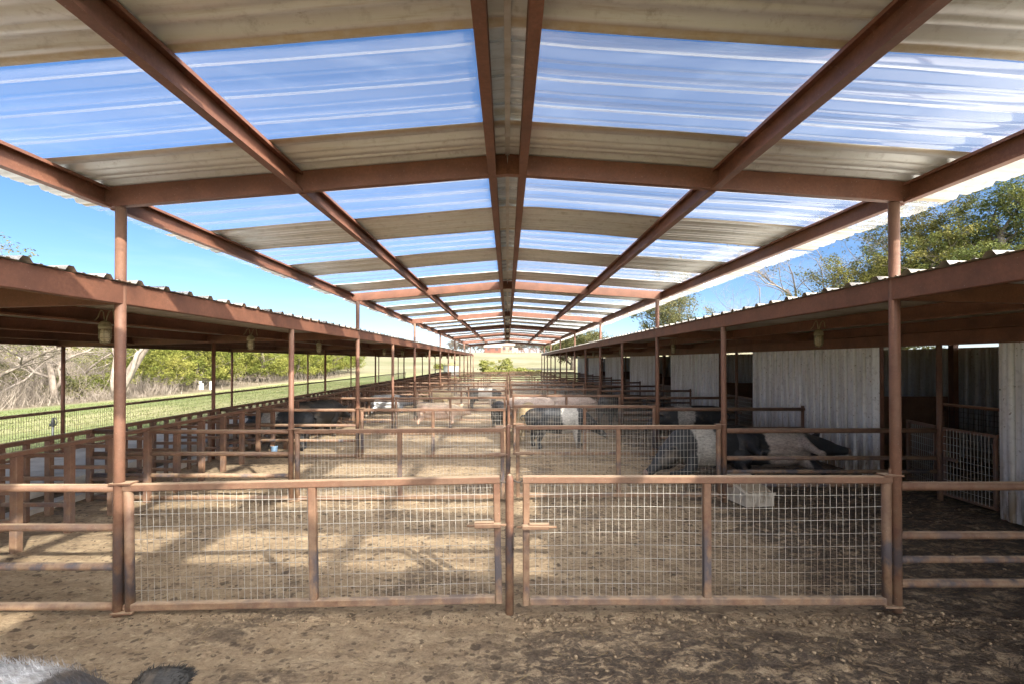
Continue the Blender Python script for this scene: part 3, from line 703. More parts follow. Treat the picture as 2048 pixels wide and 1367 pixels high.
def make_gate(side, label):
    """origin on the ground at the hinge post; the gate runs inwards"""
    t = thing("mesh_gate", label, "gate", (side * 3.05, RY(0), 0), 0, "mesh gates on the %s of the centre posts" % ("left" if side < 0 else "right"))
    s = -side
    if side < 0: xa, xb, zb, zt = 0.065, 3.01, 0.012, 1.0
    else: xa, xb, zb, zt = 0.045, 2.93, 0.062, 1.066
    q = 0.057
    def bx(mb, x0, x1, y0, y1, z0, z1, b=0.007): a, c = sorted((s * x0, s * x1)); return mb.bbox(a, c, y0, y1, z0, z1, b)
    bx(MB(), xa, xb, -0.028, 0.028, zt - q, zt).build("top_rail", M['steel_dusty'], t)
    bx(MB(), xa + 0.05, xb - q, -0.028, 0.028, zb, zb + q).build("bottom_rail", M['steel_dusty'], t)
    hs = MB().tube((s * (xa + 0.03), 0, zb - 0.01), (s * (xa + 0.03), 0, zt - q + 0.002), 0.0345, 14); hs.build("stile", M['steel_dusty'], t, True)
    xm = (xa + xb) / 2
    bx(MB(), xm - 0.03, xm + 0.03, -0.026, 0.026, zb + q, zt - q, 0.006).build("stile", M['steel_dusty'], t)
    bx(MB(), xb - 0.052, xb, -0.027, 0.027, zb, zt - q).build("stile", M['steel_dusty'], t)
    a, c = sorted((s * (xa + 0.06), s * (xb - 0.05)))
    mb = MB(); wire_panel(mb, a, c, zb + q - 0.01, zt - q + 0.01, 0.0508, 0.1016, 0.0015, 0.009 if side > 0 else 0.003, 0.012)
    mb.build("mesh_panel", M['wire'], t)
    zl = zb + 0.60
    lt = bx(MB(), xb - 0.20, xb + 0.005, -0.075, -0.029, zl, zl + 0.035, 0.006); bx(lt, xb - 0.20, xb - 0.05, -0.07, -0.029, zl + 0.0355, zl + 0.047, 0.003)
    L = lt.build("latch", M['steel_dusty'], t)
    MB().tube((s * (xb - 0.26), -0.05, zl + 0.018), (s * (xb + 0.045), -0.05, zl + 0.018), 0.010, 8).build("bolt", M['steel_dusty'], L, True)
    for z in (zt + 0.002, zb - 0.012):
        h = MB().box(min(s * -0.03, s * (xa + 0.075)), max(s * -0.03, s * (xa + 0.075)), -0.05, 0.045, z, z + 0.012).tube((s * 0.045, 0, z), (s * 0.045, 0, z + 0.055), 0.010, 8)
        h.build("hinge", M['steel_dusty'], t)
    # chain to the centre post
    ch = MB(); x0 = s * (xb - 0.01)
    pts = [(x0 + s * u * 0.085, -0.01, zt - 0.03 - 0.02 * math.sin(u * 3.14)) for u in np.linspace(0, 1, 6)]
    ch.path(pts, 0.006, 6); ch.build("chain", M['darkwire'], t, True)
    return t
lg = make_gate(-1, "rusty mesh gate left of the centre post in the nearest cross row")
rg = make_gate(1, "rusty mesh gate right of the centre post in the nearest cross row")
lg.rotation_euler = (0, R(-1.25), 0)
for i in range(1, NROW):
    dup(lg, (-3.05, RY(i), 0), (0, R(random.uniform(-0.6, -0.1)), 0), None, "rusty mesh gate left of the centre post in the %s cross row" % ORD[i])
    dup(rg, (3.05, RY(i), 0), (0, R(random.uniform(-0.2, 0.3)), 0), None, "rusty mesh gate right of the centre post in the %s cross row" % ORD[i])
cp = thing("gate_post", "round capped steel post between the two gates of the nearest cross row", "post", (0.016, RY(0), 0), 0, "centre posts between the gates")
prof = [(0, 0, -0.1), (0, 0, 1.035), (0, 0, 1.055), (0, 0, 1.072), (0, 0, 1.08)]
MB().path(prof, [0.0325, 0.0325, 0.029, 0.018, 0.004], 16).build("shaft", M['steel_post'], cp, True)
MB().path([(0.036, -0.01, 0.62), (0.03, -0.035, 0.60), (0.028, -0.036, 0.52), (0.03, -0.03, 0.50)], 0.006, 6).build("hook", M['darkwire'], cp, True)
for i in range(1, NROW): dup(cp, (0.016 + random.uniform(-0.01, 0.01), RY(i), 0), None, None, "round capped steel post between the two gates of the %s cross row" % ORD[i])

# stall gates in the barn openings
def make_stall_gate(label, rows_name):
    t = thing("stall_gate", label, "gate", (6.1, RY(1), 0), 0, rows_name)
    MB().bbox(0.05, 0.80, -0.02, 0.02, 1.00, 1.045).build("top_rail", M['steel_stall'], t)
    MB().bbox(0.05, 0.80, -0.02, 0.02, 0.10, 0.145).build("bottom_rail", M['steel_stall'], t)
    for a in (0.05, 0.76): MB().bbox(a, a + 0.04, -0.0205, 0.0205, 0.1455, 0.9995).build("stile", M['steel_stall'], t)
    mb = MB(); wire_panel(mb, 0.08, 0.77, 0.13, 1.02, 0.0508, 0.1016, 0.0028, 0, -0.024); mb.build("mesh_panel", M['wire'], t)
    MB().box(0.10, 0.30, -0.05, -0.028, 0.60, 0.645).build("latch", M['steel_stall'], t)
    return t
sg = make_stall_gate("small brown mesh gate on the near side of the barn post, second cross row", "small mesh gates in the barn openings")
sg.rotation_euler = (0, 0, R(-90))
dup(sg, (6.12, RY(1) + 0.05, 0), (0, 0, R(76)), None, "small brown mesh gate standing ajar behind the barn post in the second cross row")
for i in range(3, 13, 2):
    dup(sg, (6.1, RY(i), 0), (0, 0, R(-90 + random.uniform(0, 12))), None, "small brown mesh gate on the near side of the barn post, %s cross row" % ORD[i])
    dup(sg, (6.12, RY(i) + 0.05, 0), (0, 0, R(90 - random.uniform(0, 14))), None, "small brown mesh gate on the far side of the barn post, %s cross row" % ORD[i])

# ------------------------------------------------------------------ feeding stalls and outer fence on the left
st = thing("feeding_stall", "rack of brown steel feeding stalls left of the nearest pen", "feeding stall", (-5.05, RY(0), 0), 0, "feeding stall racks along the concrete walkway")
MB().bbox(-0.025, 0.025, 0.02, 3.03, 0.985, 1.035).build("front_rail", M['steel_stall'], st)
MB().bbox(-0.835, -0.775, 0.02, 3.03, 0.955, 1.008).build("back_rail", M['steel_stall'], st)
for k in range(1, 6):
    y = 0.61 * k - 0.03
    MB().bbox(-0.038, 0.038, y - 0.038, y + 0.038, -0.1, 0.984, 0.005).build("front_post", M['steel_stall'], st)
    MB().bbox(-0.84, -0.77, y - 0.035, y + 0.035, -0.1, 0.954, 0.005).build("back_post", M['steel_stall'], st)
    for z in (0.86, 0.59, 0.29): MB().bbox(-0.769, -0.039, y - 0.02, y + 0.02, z, z + 0.045, 0.004).build("bar", M['steel_stall'], st)
for k in range(0, 5):
    y = 0.61 * k + 0.28
    MB().bbox(-0.83, -0.78, y - 0.03, y + 0.03, -0.1, 0.954, 0.005).build("slat", M['steel_stall'], st)
for i in range(1, 13): dup(st, (-5.05, RY(i), 0), None, None, "rack of brown steel feeding stalls left of the %s pen" % ("last" if i == 12 else ORD[i]))
of = thing("wire_fence", "long wire mesh fence with pipe top rail between shed and lawn", "fence", (-9.04, 0, 0))
MB().tube((0, -4, 0.95), (0, 43.5, 0.95), 0.030, 10).build("top_rail", M['steel_stall'], of, True)
MB().tube((0, -4, 0.15), (0, 43.5, 0.15), 0.030, 10).build("bottom_rail", M['steel_stall'], of, True)
mb = MB(); wire_panel(mb, 3, 43.5, 0.15, 0.93, 0.0508, 0.1016, 0.0021); o = mb.build("mesh_panel", M['darkwire'], of); o.rotation_euler = (0, 0, R(90))

# ------------------------------------------------------------------ caged lamps under the shed roofs
def make_lamp(label):
    t = thing("hanging_lamp", label, "lamp", (-4.43, 5.38, 2.15), 0, "caged lamps hanging under the low roofs")
    MB().rings([((0, 0, z), (r, 0, 0), (0, r, 0)) for z, r in ((0.16, 0.056), (0.165, 0.062), (0.20, 0.062), (0.205, 0.055), (0.225, 0.055), (0.24, 0.04), (0.25, 0.02))], 14).build("cap", M['lamp_cap'], t, True)
    MB().rings([((0, 0, z), (r, 0, 0), (0, r, 0)) for z, r in ((0.02, 0.015), (0.03, 0.035), (0.07, 0.046), (0.13, 0.045), (0.158, 0.035))], 14).build("globe", M['bulb'], t, True)
    cg = MB()
    for k in range(6):
        a = k * math.pi / 3
        cg.path([(0.056 * math.cos(a), 0.056 * math.sin(a), 0.165), (0.058 * math.cos(a), 0.058 * math.sin(a), 0.06), (0.04 * math.cos(a), 0.04 * math.sin(a), 0.012), (0.0, 0.0, 0.002)], 0.0035, 5)
    for z, r in ((0.12, 0.057), (0.065, 0.058), (0.02, 0.045)):
        cg.path([(r * math.cos(a), r * math.sin(a), z) for a in np.linspace(0, 2 * math.pi, 17)], 0.0032, 5)
    cg.build("cage", M['lamp_cap'], t, True)
    hk = MB()
    for x0, x1, lean in ((-0.09, -0.01, 0.01), (0.01, 0.10, 0.015)):
        pts = [(x0 - 0.03 * (x0 < 0), 0, 0.25), (x0 + 0.01, 0.0, 0.29), (x0 + 0.03, 0, 0.345), ((x0 + x1) / 2 + lean, 0, 0.37), (x1 - 0.01, 0, 0.345), (x1 - 0.003, 0, 0.29), (x1 + 0.005, 0, 0.245)]
        hk.path(pts, 0.006, 6)
    hk.build("hanger", M['lamp_cap'], t, True)
    return t
lamp = make_lamp("dusty caged lamp hanging under the left shed roof beside the nearest post")
for i in range(1, 12): dup(lamp, (-4.43, 5.38 + 3.05 * i, 2.15), (0, 0, random.uniform(-0.5, 0.5)), None, "dusty caged lamp under the left shed roof, %s one along" % ORD[i])
for j, i in enumerate((1, 3, 5, 7, 9, 11)): dup(lamp, (4.43, RY(i) + 0.06, 2.16), (0, 0, random.uniform(-0.5, 0.5)), None, "dusty caged lamp under the right barn roof, %s one along" % ORD[j])

# ------------------------------------------------------------------ pen furniture
fb = thing("creep_feeder", "dirty beige box feeder with sloping lid on the mud behind the right front gate", "feeder", (3.42, 6.62, 0.0), R(8))
b = MB().add([(-.21, 0, 0), (.20, 0, 0), (.23, .62, 0), (-.24, .62, 0), (-.21, 0, .17), (.20, 0, .17), (.23, .62, .33), (-.24, .62, .33)], [(3, 2, 1, 0), (4, 5, 6, 7), (0, 1, 5, 4), (1, 2, 6, 5), (2, 3, 7, 6), (3, 0, 4, 7)])
b.build("body", M['feeder'], fb)
MB().add([(-.17, .03, .184), (.16, .03, .184), (.17, .45, .292), (-.18, .45, .292), (-.17, .03, .200), (.16, .03, .200), (.17, .45, .308), (-.18, .45, .308)], [(3, 2, 1, 0), (4, 5, 6, 7), (0, 1, 5, 4), (1, 2, 6, 5), (2, 3, 7, 6), (3, 0, 4, 7)]).build("lid", M['feeder_lid'], fb)
MB().box(-.225, .215, -.012, .0, .155, .185).build("rim", M['feeder'], fb)
bk = thing("bucket", "small light blue bucket on the dirt at the feeding stalls", "bucket", (-5.0, 10.5, 0.0))
MB().rings([((0, 0, z), (r, 0, 0), (0, r, 0)) for z, r in ((0, 0.055), (0.02, 0.06), (0.14, 0.072), (0.15, 0.078), (0.15, 0.066), (0.03, 0.05))], 14).build("pail", M['bucket'], bk, True)
MB().path([(0.07 * math.cos(a), 0, 0.14 + 0.06 * math.sin(a)) for a in np.linspace(0, math.pi, 9)], 0.004, 5).build("bail", M['darkwire'], bk, True)
yh = thing("yard_hydrant", "dark iron yard hydrant with loop handle on the lawn behind the wire fence", "hydrant", (-10.4, 11.2, -0.03), R(-15))
MB().tube((0, 0, -0.1), (0, 0, 0.52), 0.022, 10).build("pipe", M['galv_tank'], yh, True)
MB().rings([((0, 0, z), (r, 0, 0), (0, r, 0)) for z, r in ((0.50, 0.025), (0.52, 0.04), (0.62, 0.036), (0.66, 0.028), (0.70, 0.012))], 10).tube((0, 0, 0.58), (-0.09, 0, 0.55), 0.02, 8).tube((-0.085, 0, 0.565), (-0.085, 0, 0.50), 0.022, 8).build("head", M['hydrant'], yh, True)
MB().path([(0.0, 0, 0.68), (0.06, 0, 0.70), (0.12, 0, 0.66), (0.13, 0, 0.58), (0.09, 0, 0.54), (0.05, 0, 0.56)], 0.011, 6).build("handle", M['hydrant'], yh, True)

# ------------------------------------------------------------------ pigs
def pig_mesh(name, pose, head_down=0.0, fat=1.0):
    b = MB()
    zo = 0.0 if pose != 'sternal' else -0.23
    def ring(x, z, w, h, y=0.0): return ((x, y, z + zo), (0, w * fat, 0), (0, 0, h * (fat if h > 0.15 else 1)))
    hd = head_down
    rs = [ring(-.74, .63, .03, .04), ring(-.71, .61, .11, .13), ring(-.62, .585, .18, .215), ring(-.48, .57, .215, .255), ring(-.28, .565, .225, .265), ring(-.05, .555, .235, .28),
          ring(.18, .56, .23, .275), ring(.36, .575, .21, .255), ring(.50, .585 - .02 * hd, .175, .215), ring(.60, .58 - .10 * hd, .145, .175), ring(.70, .56 - .19 * hd, .125, .15),
          ring(.78, .53 - .26 * hd, .10, .115), ring(.86, .49 - .32 * hd, .07, .085), ring(.93, .46 - .36 * hd, .055, .062), ring(.975, .45 - .38 * hd, .054, .055), ring(.985, .45 - .38 * hd, .03, .03)]
    b.rings(rs, 20)
    for s in (-1, 1):
        b.rings([((.74, s * .085, .535 - .22 * hd + zo), (.05, 0, 0), (0, .04, .0)), ((.75, s * .075, .45 - .2 * hd + zo), (.07, 0, 0), (0, .05, 0))], 10)   # jowl
        if pose == 'sternal':
            b.path([(.36, s * .15, .22), (.42, s * .20, .10), (.50, s * .21, .045), (.66, s * .20, .035), (.74, s * .20, .03)], [.10, .085, .055, .042, .04], 10)
            b.path([(-.46, s * .15, .26), (-.34, s * .23, .15), (-.30, s * .24, .08), (-.46, s * .25, .045), (-.30, s * .27, .035)], [.16, .13, .08, .05, .045], 10)
        else:
            st_ = 0.05 * s
            b.path([(.36, s * .12, .50), (.36 + st_, s * .135, .34), (.37 + st_, s * .135, .20), (.38 + st_, s * .135, .08), (.40 + st_, s * .135, .045), (.41 + st_, s * .135, .0)], [.115, .085, .058, .042, .05, .052], 10)
            b.path([(-.50, s * .12, .52), (-.43 - st_, s * .14, .36), (-.50 - st_, s * .145, .22), (-.51 - st_, s * .14, .10), (-.49 - st_, s * .14, .045), (-.48 - st_, s * .14, .0)], [.165, .115, .062, .042, .05, .052], 10)
    if pose == 'side':     # udder line
        for s in (-1, 1):
            b.path([(-.35, s * .06, .31), (-.15, s * .07, .275), (.10, s * .07, .285), (.25, s * .05, .31)], [.05, .06, .055, .04], 8)
    me = bpy.data.meshes.new(name); me.from_pydata(b.v, [], b.f)
    bm = bmesh.new(); bm.from_mesh(me); bmesh.ops.recalc_face_normals(bm, faces=bm.faces); bm.to_mesh(me); bm.free()
    o = bpy.data.objects.new(name, me); col.objects.link(o)
    rm = o.modifiers.new("r", 'REMESH'); rm.mode = 'VOXEL'; rm.voxel_size = 0.021; rm.use_smooth_shade = True
    sm = o.modifiers.new("s", 'SMOOTH'); sm.factor = 0.5; sm.iterations = 5
    dg = bpy.context.evaluated_depsgraph_get(); dg.update()
    res = bpy.data.meshes.new_from_object(o.evaluated_get(dg)); res.name = name
    bpy.data.objects.remove(o)
    res.polygons.foreach_set('use_smooth', [True] * len(res.polygons))
    return res, zo
PIG = {}
for key, args in {'stand': ('stand', 0.15), 'graze': ('stand', 0.55), 'side': ('side', 0.1, 1.08), 'sternal': ('sternal', 0.55, 1.05)}.items():
    PIG[key] = pig_mesh("pig_" + key, *args), args[1]
def make_pig(pose, mat, x, y, heading, label, scale=1.1, roll=0.0, z=0.0, ear_mat=None, ear_k=1.0, hair=0):
    (me, zo), hd = PIG[pose]
    t = thing("pig", label, "pig", (x, y, z), R(heading))
    t.scale = (scale,) * 3
    t.rotation_euler = (R(roll), 0, R(heading))
    body_me = me.copy(); body_me.materials.clear(); body_me.materials.append(mat)
    o = bpy.data.objects.new("body", body_me); col.objects.link(o); o.parent = t
    for s in (-1, 1):
        zc = .66 - .20 * hd + zo
        rt = Vector((.62, s * .095, zc + .015)); tp = Vector((.60 + .15 * ear_k, s * .175, zc + (.06 - .08 * hd) * ear_k ** 2))
        ax_ = tp - rt; sd_ = (Vector((-.35, s * .9, -.2)) if ear_k == 1.0 else Vector((-.8, s * .25, .5))).normalized(); nr_ = ax_.cross(sd_).normalized(); sd_ = nr_.cross(ax_).normalized()
        e = MB().rings([(rt + ax_ * u + nr_ * (.03 * math.sin(u * 3.1)), sd_ * w_ * (1 + .9 * (ear_k - 1)), nr_ * h_) for u, w_, h_ in ((-.15, .03, .015), (.1, .055, .016), (.35, .066, .012), (.6, .056, .009), (.85, .032, .007), (1.0, .008, .003))], 10)
        eo = e.build("ear", ear_mat or mat, t, True)
        if hair:
            q = np.array([[e.v[i] for i in f[:4]] for f in e.f if len(f) == 4]); k = rng.integers(0, len(q), 1600); u = rng.random((1600, 1)); w = rng.random((1600, 1))
            b0 = (q[k, 0] * (1 - u) + q[k, 1] * u) * (1 - w) + (q[k, 3] * (1 - u) + q[k, 2] * u) * w
            d = np.array(ax_.normalized()) * .8 + (b0 - np.array(rt + ax_ * .45)) * 6 + rng.normal(0, .3, b0.shape); d /= np.linalg.norm(d, axis=1, keepdims=True)
            sd2 = rng.normal(0, .0014, b0.shape); L = rng.uniform(.012, .035, (1600, 1))
            V = np.stack([b0 - sd2, b0 + sd2, b0 + d * L], 1).reshape(-1, 3)
            np_obj("bristles", V, np.arange(len(V)).reshape(-1, 3), ear_mat or mat, eo)
        zE = .60 - .25 * hd + zo
        ey = MB().rings([((.765, s * (.098 + dy), zE), (.011 * f, 0, 0), (0, 0, .009 * f)) for dy, f in ((-.02, 1), (0, 1), (.006, .6), (.009, .15))], 8)
        ey.build("eye", M['eye'], t, True)
    zs = .45 - .38 * hd + zo
    MB().rings([((.978, 0, zs), (0, .05, 0), (0, 0, .052)), ((.996, 0, zs), (0, .046, 0), (0, 0, .048)), ((1.0, 0, zs), (0, .03, 0), (0, 0, .03))], 14).build("snout_disc", M['snout'], t, True)
    MB().path([(-.73, 0, .66 + zo), (-.79, .02, .66 + zo), (-.82, .05, .62 + zo), (-.80, .06, .57 + zo), (-.78, .04, .55 + zo)], [.018, .014, .011, .009, .005], 8).build("tail", mat, t, True)
    if hair:
        n = len(body_me.vertices); co = np.empty(n * 3); body_me.vertices.foreach_get('co', co); co = co.reshape(-1, 3)
        no = np.empty(n * 3); body_me.vertices.foreach_get('normal', no); no = no.reshape(-1, 3)
        idx = rng.integers(0, n, hair); idx = idx[no[idx, 2] > -0.1]
        b0 = co[idx] + rng.normal(0, .008, (len(idx), 3)); L = rng.uniform(.025, .055, len(idx))[:, None]
        d = no[idx] * 0.45 + np.array([-0.9, 0, 0]) + rng.normal(0, .25, (len(idx), 3)); w = np.cross(d, no[idx]); w /= np.linalg.norm(w, axis=1, keepdims=True) + 1e-6
        V = np.stack([b0 - w * .0013, b0 + w * .0013, b0 + d * L], 1).reshape(-1, 3)
        np_obj("bristles", V, np.arange(len(V)).reshape(-1, 3), mat, t)
    return t
make_pig('sternal', M['pig_belt'], 3.45, 8.42, 196, "black pig with white shoulder belt resting on its belly behind the feeder box", 1.24, 0, 0.10)
make_pig('side', M['pig_wide'], 4.62, 7.86, 2, "black pig with broad white belt lying on its side by the white wall", 1.26, -76, 0.30)
make_pig('stand', M['pig_belt'], 4.15, 11.15, 188, "black pig with narrow white belt standing behind the pipe fence near the white wall", 1.15)
make_pig('graze', M['pig_belt'], 1.20, 11.2, 4, "black pig with white belt standing side on with lowered snout in the third right pen", 1.10)
make_pig('stand', M['pig_tan'], 0.50, 12.25, 84, "shaggy straw coloured pig seen from behind close to the centre post", 1.1)
make_pig('stand', M['pig_pink'], 0.62, 14.7, 168, "pale pinkish pig standing nearest the centre post with head to the left", 1.08)
make_pig('stand', M['pig_pink'], 2.02, 15.5, -14, "pale pinkish pig standing with head to the right beside another pale pig", 1.08)
make_pig('stand', M['pig_grey'], 3.25, 15.5, 62, "dark grey pig with pale neck at the barn end of the fourth right pen", 1.1)
make_pig('side', M['pig_cream'], -2.1, 14.45, 3, "cream pig with dark rump lying on its side in the fourth left pen", 1.02, -72, 0.26)
make_pig('stand', M['pig_black'], -4.85, 12.55, 66, "large black pig standing at the feeding stalls beside the third left pen", 1.16)
make_pig('stand', M['pig_belt'], -5.05, 10.95, 172, "black pig with white belt inside the feeding stalls of the third left pen", 1.05)
make_pig('side', M['pig_white'], -4.3, 17.6, 8, "white bodied pig with black head lying in the fifth left pen", 1.05, -70, 0.26)
make_pig('stand', M['pig_tan'], -2.85, 19.9, 40, "small tan pig standing beyond the cream pig in the sixth left pen", 0.95)
make_pig('stand', M['pig_wide'], -1.0, 20.5, -6, "dark pig with pale middle standing side on in the sixth left pen", 1.0)
make_pig('stand', M['pig_black'], -0.22, 14.2, 100, "dark pig half hidden behind the centre post in the fourth left pen", 0.95)
make_pig('stand', M['pig_white'], -2.22, 2.02, -4, "white haired pig with dark head at the bottom edge in front of the gates", 1.0, 0, -0.142, M['pig_black'], 1.6, 26000)

# ------------------------------------------------------------------ trees
def branch_tree(seed, height, trunk_r, spread=0.6, levels=4, lean=(0, 0), first=0.25, kids=(4, 4, 4, 4), up=0.35, droop=0.0, wob=0.16, kl=1.0):
    """returns (MB of branches, tip points list)"""
    rd = random.Random(seed); mb = MB(); tips = []
    def grow(p, d, L, r, lv):
        n = 5 if lv < 2 else 3; pts = [p.copy()]; dd = d.copy()
        for k in range(n):
            dd = (dd + Vector((rd.gauss(0, wob), rd.gauss(0, wob), rd.gauss(0, wob * 0.7) + 0.04 * up - droop * 0.1 * lv))).normalized()
            pts.append(pts[-1] + dd * L / n)
        r1 = r * (0.42 if lv < levels else 0.3)
        mb.path(pts, [r + (r1 - r) * k / n for k in range(n + 1)], 8 if lv == 0 else (6 if lv == 1 else (4 if lv == 2 else 3)), lv < 2)
        if lv >= levels: tips.append(pts[-1]); tips.append(pts[n // 2 + 1]); return
        if lv >= levels - 1: tips.append(pts[-1])
        K = kids[min(lv, len(kids) - 1)]
        for q in range(K):
            t = (first if lv == 0 else 0.25) + (1 - (first if lv == 0 else 0.25)) * (q + rd.random() * 0.8) / K
            i = min(n - 1, int(t * n)); f = t * n - i; bp = pts[i].lerp(pts[i + 1], min(1, f))
            a = rd.uniform(0, 6.283); side = Vector((math.cos(a), math.sin(a), rd.uniform(-0.1, 0.5) + up * 0.4))
            nd = (dd * (1 - spread) + side.normalized() * spread).normalized()
            grow(bp, nd, L * rd.uniform(0.48, 0.72) * (kl if lv == 0 else 1.0), max(r * (1 - 0.55 * t) * rd.uniform(0.42, 0.62), 0.004 if height != 8.5 else 0.05), lv + 1)
    grow(Vector((0, 0, -0.15)), Vector((lean[0], lean[1], 1)).normalized(), height * 0.62, trunk_r, 0)
    return mb, tips
def leaf_cloud(pts, per, size, sig, seed, squash=0.7, aspect=2.0):
    """small leaf-sized quads scattered in clumps round the given points"""
    r = np.random.default_rng(seed); P = np.array([tuple(p) for p in pts]); n = len(P) * per
    c = np.repeat(P, per, 0) + r.normal(0, 1, (n, 3)) * np.array([sig, sig, sig * squash]) * r.uniform(0.3, 1.1, (n, 1))
    d = r.normal(0, 1, (n, 3)); d[:, 2] *= 0.6; d /= np.linalg.norm(d, axis=1, keepdims=True)
    e = np.cross(d, r.normal(0, 1, (n, 3))); e /= np.linalg.norm(e, axis=1, keepdims=True)
    s = (size * r.uniform(0.5, 1.3, n))[:, None]
    a = d * s * aspect / 2; b = e * s / 2
    V = np.stack([c - a, c + b * 0.9 - a * 0.1, c + a, c - b * 0.9 - a * 0.1], 1).reshape(-1, 3)
    return V, np.arange(n * 4).reshape(-1, 4)
def tree(name, label, cat, loc, mb, bark, leaf=None, group=None, rz=0.0, leaf_mat=None):
    t = thing(name, label, cat, loc, rz, group); mb.build("trunk", bark, t, True)
    if leaf is not None: np_obj("crown", leaf[0], leaf[1], leaf_mat, t)
    return t
def crown_blob(seed, h, w, n, z0=0.15):
    """points for a juniper: an irregular cone-to-dome of clump centres"""
    r = random.Random(seed); out = []
    lobes = [(r.uniform(-.45, .45) * w, r.uniform(-.45, .45) * w, r.uniform(.45, 1.0) * h, r.uniform(.5, .9) * w * 0.62) for _ in range(6)]
    for k in range(n):
        lx, ly, lh, lw = r.choice(lobes); u = r.random() ** 0.8; z = z0 * h + u * (lh - z0 * h)
        rr = lw * (0.35 + 0.9 * math.sqrt(max(0, 1 - (z / lh) ** 1.6))) * (0.55 + 0.45 * r.random()); a = r.uniform(0, 6.283)
        out.append(Vector((lx * (z / lh) * 1.2 + rr * math.cos(a), ly * (z / lh) * 1.2 + rr * math.sin(a), z)))
    return out
# junipers along the edge of the wood
protos = []
for k in range(4):
    h = (4.3, 5.0, 3.7, 4.6)[k]; w = (3.6, 3.9, 3.3, 3.2)[k]
    mb, _ = branch_tree(40 + k, h, 0.12, 0.7, 2, (0.1, 0), 0.1, (9, 4))
    lf_ = leaf_cloud(crown_blob(60 + k, h, w, 430), 42, 0.065, 0.20, 80 + k)
    protos.append((mb, lf_))
jun = []
spots = []
for k in range(10): spots.append((-21.9 - 0.9 * random.random(), 30.5 + k * 4.1 + random.uniform(-.8, .8)))
for k in range(11): spots.append((-25.5 - 1.5 * random.random(), 34 + k * 4.3 + random.uniform(-1, 1)))
for k in range(8): spots.append((-30 - 2 * random.random(), 42 + k * 6.2 + random.uniform(-1, 1)))
lookj = ["bushy yellow green juniper", "tall yellow green juniper", "low rounded yellow green juniper", "narrow yellow green juniper"]
PROT = {}
for q, (x, y) in enumerate(spots):
    k = q % 4; px = (1015 + 978 * x / y)
    row = "front" if q < 10 else ("middle" if q < 21 else "back"); n_ = q if q < 10 else (q - 10 if q < 21 else q - 21)
    lab = "%s, %s rank of the wood edge, %s from the near end" % (lookj[k], row, ORD[n_] if n_ else "first")
    loc = (x, y, terrain_z(x, y)); sc = random.uniform(0.88, 1.10) * (1.12 if q >= 21 else 1.0)
    if k not in PROT:
        PROT[k] = tree("juniper_tree", lab, "tree", loc, protos[k][0], M['bark_dark'], protos[k][1], "junipers along the wood edge", 0, M['leaf_juniper'])
        PROT[k].scale = (sc,) * 3
    else: dup(PROT[k], loc, (0, 0, random.uniform(0, 6.28)), (sc, sc, sc * random.uniform(0.92, 1.06)), lab)
# big bare oaks at the left edge
mb, tips = branch_tree(11, 8.0, 0.25, 0.66, 4, (0.25, 0.0), 0.10, (7, 5, 5, 5), 0.15, 0.0, 0.26)
sp = leaf_cloud(random.Random(2).sample(tips, min(len(tips), 330)), 9, 0.07, 0.20, 5)
tree("oak_tree", "gnarled dark oak with sparse olive leaves at the left edge of the lawn", "tree", (-21.2, 19.6, terrain_z(-21.2, 19.6)), mb, M['bark_dark'], sp, None, 0.4, M['leaf_oak'])
mb, tips = branch_tree(17, 7.5, 0.17, 0.64, 4, (0.5, -0.1), 0.10, (7, 5, 5, 5), 0.15, 0.0, 0.24)
tree("oak_tree", "bare grey oak with long leaning limbs behind the hydrant", "tree", (-21.8, 23.6, terrain_z(-21.8, 23.6)), mb, M['bark_pale'])
mb = MB()
A = Vector((0, 0, -0.2))
def limb(pts, r): mb.path([Vector(p) for p in pts], r, 9)
limb([(0, 0, -.2), (.35, .0, .7), (.75, .1, 1.5), (1.35, .1, 2.5), (1.9, .2, 3.3), (2.9, .3, 3.9), (3.8, .3, 4.6)], [.30, .25, .23, .20, .16, .11, .05])
limb([(.1, 0, 0), (.75, -.2, .9), (1.15, -.3, 1.7), (1.3, -.2, 2.4), (1.9, .1, 3.3)], [.17, .14, .12, .10, .06])
limb([(1.35, .1, 2.5), (1.5, .3, 3.4), (1.3, .6, 4.4), (1.7, .9, 5.4)], [.13, .10, .07, .03])
limb([(2.9, .3, 3.9), (3.6, .0, 3.8), (4.3, -.2, 4.2)], [.07, .05, .02])
limb([(-.1, .1, -.1), (-.25, .1, 1.0), (-.2, .2, 2.2), (-.5, .3, 3.3)], [.15, .11, .08, .03])
rd = random.Random(5)
for k in range(46):
    s0 = Vector(rd.choice([(1.9, .2, 3.3), (2.9, .3, 3.9), (1.3, .6, 4.4), (1.5, .3, 3.4), (-.2, .2, 2.2), (-.5, .3, 3.3), (1.3, -.2, 2.4), (3.6, .2, 4.4)]))
    d = Vector((rd.gauss(0, .6), rd.gauss(0, .6), rd.gauss(.4, .5))); L = rd.uniform(.4, 1.5)
    limb([s0, s0 + d * L * .5 + Vector((rd.gauss(0, .1), 0, rd.gauss(0, .1))), s0 + d * L], [.025, .016, .005])
tree("dead_tree", "leaning pale dead tree trunk beyond the wire fence beside the junipers", "tree", (-21.0, 26.2, terrain_z(-21.0, 26.2)), mb, M['bark_pale'])
